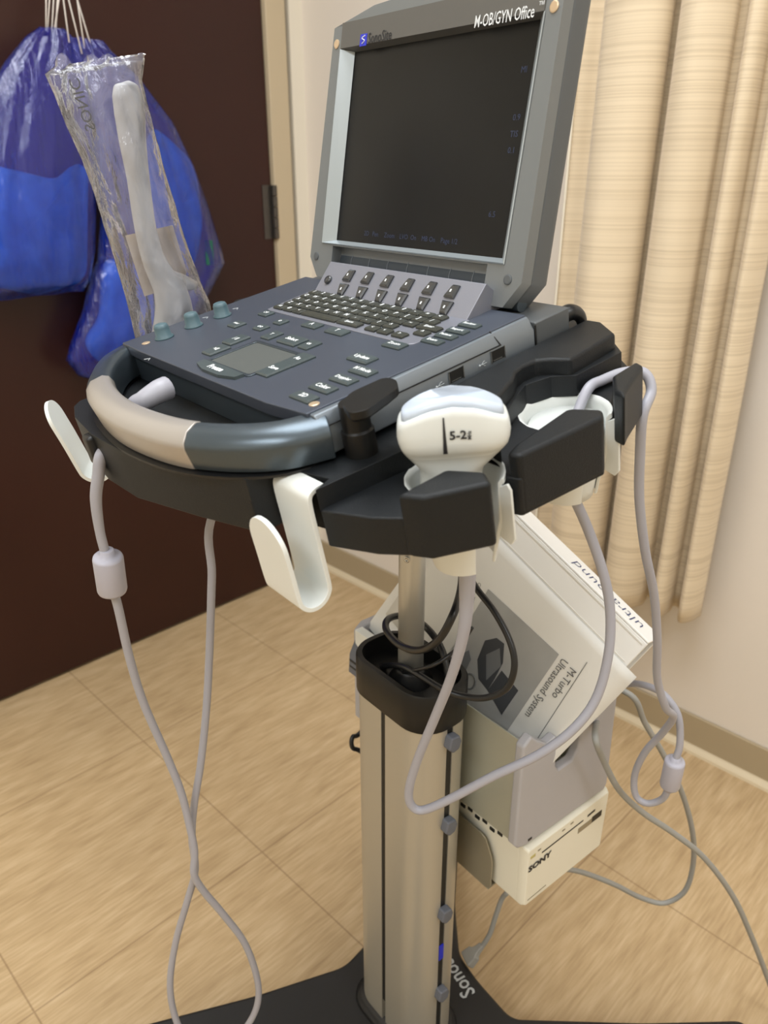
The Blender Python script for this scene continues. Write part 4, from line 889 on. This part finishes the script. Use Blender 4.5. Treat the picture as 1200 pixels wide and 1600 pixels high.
def rws(lst, a, base=None):
    out = []
    for (ul, vl_, ur, vr_, dp) in lst:
        y0, z0_ = dr(ul, vl_, a); y1, z1_ = dr(ur, vr_, a); out.append(((z0_ + z1_) / 2, y0, y1, dp, a))
    return out
B1 = empty('belongings_bag', (.07, -.78, .92), 'blue plastic drawstring bag at the far left, cut by the photo edge', 'plastic bag', 'blue drawstring bags on the door', F=FR)
rA = rws([(62, 42, 100, 46, .02), (40, 62, 122, 62, .035), (10, 100, 135, 100, .05), (-30, 160, 142, 160, .07), (-60, 240, 148, 240, .085), (-75, 330, 150, 330, .10), (-75, 400, 148, 400, .10), (-60, 445, 142, 445, .08), (-45, 466, 132, 462, .01)], .07)
sack('bag_film', FR, rA, 'bluefilm', B1, seed=1.3, flat=.4)
bm = NB()
for i, (u0, u1, v1) in enumerate(((66, 68, 44), (74, 70, 46), (80, 76, 60), (86, 82, 64), (92, 78, 62))):
    a, b = hit(u0 + 6, -40, FR, 0, .05), hit(u1 + 4, v1 + 4, FR, 0, .07); tube(bm, [a, b], .0013, 6, 2, False)
obj('drawstring', bm, 'string', B1, FR, smooth=True)
B2 = empty('belongings_bag', (.07, -.5, .75), 'blue plastic drawstring bag hanging on the door behind the clear sleeve', 'plastic bag', 'blue drawstring bags on the door', F=FR)
rB = rws([(108, 56, 160, 66, .02), (104, 75, 172, 80, .04), (118, 120, 215, 120, .06), (140, 190, 268, 190, .08), (150, 260, 300, 260, .09), (158, 330, 326, 330, .10), (150, 400, 346, 400, .10), (140, 418, 350, 418, .10), (128, 470, 325, 470, .10), (108, 520, 300, 520, .09), (100, 545, 290, 548, .07), (120, 570, 280, 576, .04), (160, 585, 270, 590, .01)], .07)
sack('bag_film', FR, rB, 'bluefilm', B2, seed=5.1, flat=.4)
bm = NB()
for i, (u0, v0, u1, v1) in enumerate(((95, -30, 108, 66), (100, -30, 128, 84), (112, -30, 148, 92), (116, -30, 132, 75))):
    a, b = hit(u0, v0, FR, 0, .05), hit(u1, v1, FR, 0, .09); tube(bm, [a, b], .0013, 6, 2, False)
obj('drawstring', bm, 'string', B2, FR, smooth=True)
def cloth_block(name, pix, a, dp, label, cat, seed):
    P = [dr(u, v, a) for u, v in pix]; cy = sum(p[0] for p in P) / len(P); cz = sum(p[1] for p in P) / len(P)
    bm = NB(); rp = round_poly([(-p[0], p[1]) for p in P], .03, 5); rings = []
    for (s, x) in ((.80, -dp / 2), (.95, -dp * .35), (1, 0), (.95, dp * .35), (.80, dp / 2), (.45, dp * .56), (.1, dp * .58)):
        rings.append([(a + x + noise.noise(Vector((y * 14, z * 14, seed))) * .006, -cy + (y + cy) * s, cz + (z - cz) * s) for y, z in rp])
    loft(bm, rings); o = obj(name, bm, 'gown', None, FR, smooth=True, origin=(a, -cy, cz)); tag(o, label, cat, 'folded blue gowns in the bags'); return o
cloth_block('folded_gown', [(-50, 250), (8, 262), (90, 282), (120, 254), (136, 264), (134, 440), (60, 462), (-50, 440)], .07, .045, 'bright blue folded cloth inside the leftmost bag', 'gown', 2.)
cloth_block('folded_gown', [(236, 196), (262, 215), (296, 250), (308, 300), (312, 350), (304, 405), (290, 430), (230, 410), (215, 300)], .07, .045, 'rounded bright blue cloth in the right half of the second bag', 'gown', 4.)
cloth_block('folded_gown', [(160, 400), (250, 420), (262, 570), (160, 574), (128, 538), (158, 500)], .07, .045, 'bright blue cloth filling the lower left of the second bag', 'gown', 6.)

# ------------------------------------------------------------------ wrapped probe in the left cup
XS = -.205
def lp(u, v, x=XS): return hit(u, v, FD, 0, x)
SL = empty('plastic_sleeve', (XS, -.14, -.06), 'clear crinkled plastic sleeve standing at the left of the console', 'plastic sleeve', F=FD)
prs = [((90, 100), (226, 80), .008), ((70, 116), (226, 95), .012), ((84, 146), (222, 126), .022), ((103, 195), (235, 180), .026), ((128, 250), (250, 240), .028), ((148, 305), (268, 305), .03), ((165, 360), (285, 360), .032), ((182, 415), (305, 420), .034), ((195, 460), (326, 470), .036), ((205, 500), (330, 505), .038), ((214, 540), (318, 535), .036), ((225, 580), (300, 575), .030)]
bm = NB(); steps = 5; nseg = 30; rings = []
for i in range(len(prs) - 1):
    for j in range(steps + (1 if i == len(prs) - 2 else 0)):
        t = j / steps; L0 = lp(*prs[i][0]).lerp(lp(*prs[i + 1][0]), t); R0_ = lp(*prs[i][1]).lerp(lp(*prs[i + 1][1]), t); dp = prs[i][2] + (prs[i + 1][2] - prs[i][2]) * t + .016 * min(1, i / 1.0); ring = []
        for k in range(nseg * 2):
            f = k if k < nseg else 2 * nseg - k; s = f / nseg; side = 1 if k < nseg else -1; p = L0.lerp(R0_, s)
            if s in (0, 1): w = 0
            else: w = noise.noise(Vector((s * 9, p.z * 40, side * 5.))) * .0035 + noise.noise(Vector((s * 22, p.z * 90, side * 9.))) * .0014
            ring.append((p.x + side * dp * .5 * math.sin(PI * s) ** .6 + w, p.y, p.z + (noise.noise(Vector((s * 7, 1.2, 0))) * .012 if i == 0 and j == 0 else 0)))
        rings.append(ring)
loft(bm, rings, cap=False); FILM = obj('sleeve_film', bm, 'clearfilm', SL, FD, smooth=True)
bm = NB(); a, b = lp(112, 118, XS + .020), lp(142, 205, XS + .020); ex = (a - b).normalized(); 
text_bm(bm, "SONIC", .013, b, ex, Vector((1, 0, 0)).cross(ex) * -1, align='LEFT'); obj('sleeve_lettering', bm, 'greenish', FILM, FD)
EP = empty('endocavity_probe', (XS, -.14, -.06), 'slim white endocavity probe wrapped inside the clear sleeve', 'ultrasound probe', F=FD)
ep = [lp(194.5, 127.5), lp(195, 129), lp(196, 134), lp(199, 150), lp(203, 180), lp(207, 220), lp(216, 280), lp(226, 350), lp(238, 400), lp(252, 430), lp(266, 455), lp(272, 490), lp(268, 530), lp(262, 570)]
bm = NB(); tube(bm, ep, [.0015, .006, .0100, .0128, .0132, .0118, .0100, .0098, .0105, .0125, .0160, .0185, .0195, .017], 20, 6); obj('probe_body', bm, 'probe', EP, FD, smooth=True)
bm = NB(); tube(bm, [lp(262, 440), lp(285, 442), lp(306, 446)], [.012, .0085, .004], 14, 5); obj('probe_grip', bm, 'probe', EP, FD, smooth=True)
bm = NB(); Q = [lp(196, 368, XS - .012), lp(270, 352, XS - .012), lp(292, 425, XS - .012), lp(285, 445, XS - .012), lp(226, 463, XS - .012)]
loft(bm, [[p for p in Q], [p + Vector((-.0008, 0, 0)) for p in Q]]); o = obj('paper_insert', bm, 'tag', None, FD, origin=Q[0]); tag(o, 'small tan paper tucked behind the probe in the clear sleeve', 'paper slip')

GM = [o for o in bpy.data.objects if o.name.startswith('folded_gown')]
gq = [hit(u, v, FR, 0, .075) for u, v in ((306, 374), (318, 374), (321, 412), (309, 412))]
bm = NB(); loft(bm, [[(.110, p.y, p.z) for p in gq], [(.111, p.y, p.z) for p in gq]]); obj('green_print', bm, 'green', GM[1], FR, label='dark green printed mark')
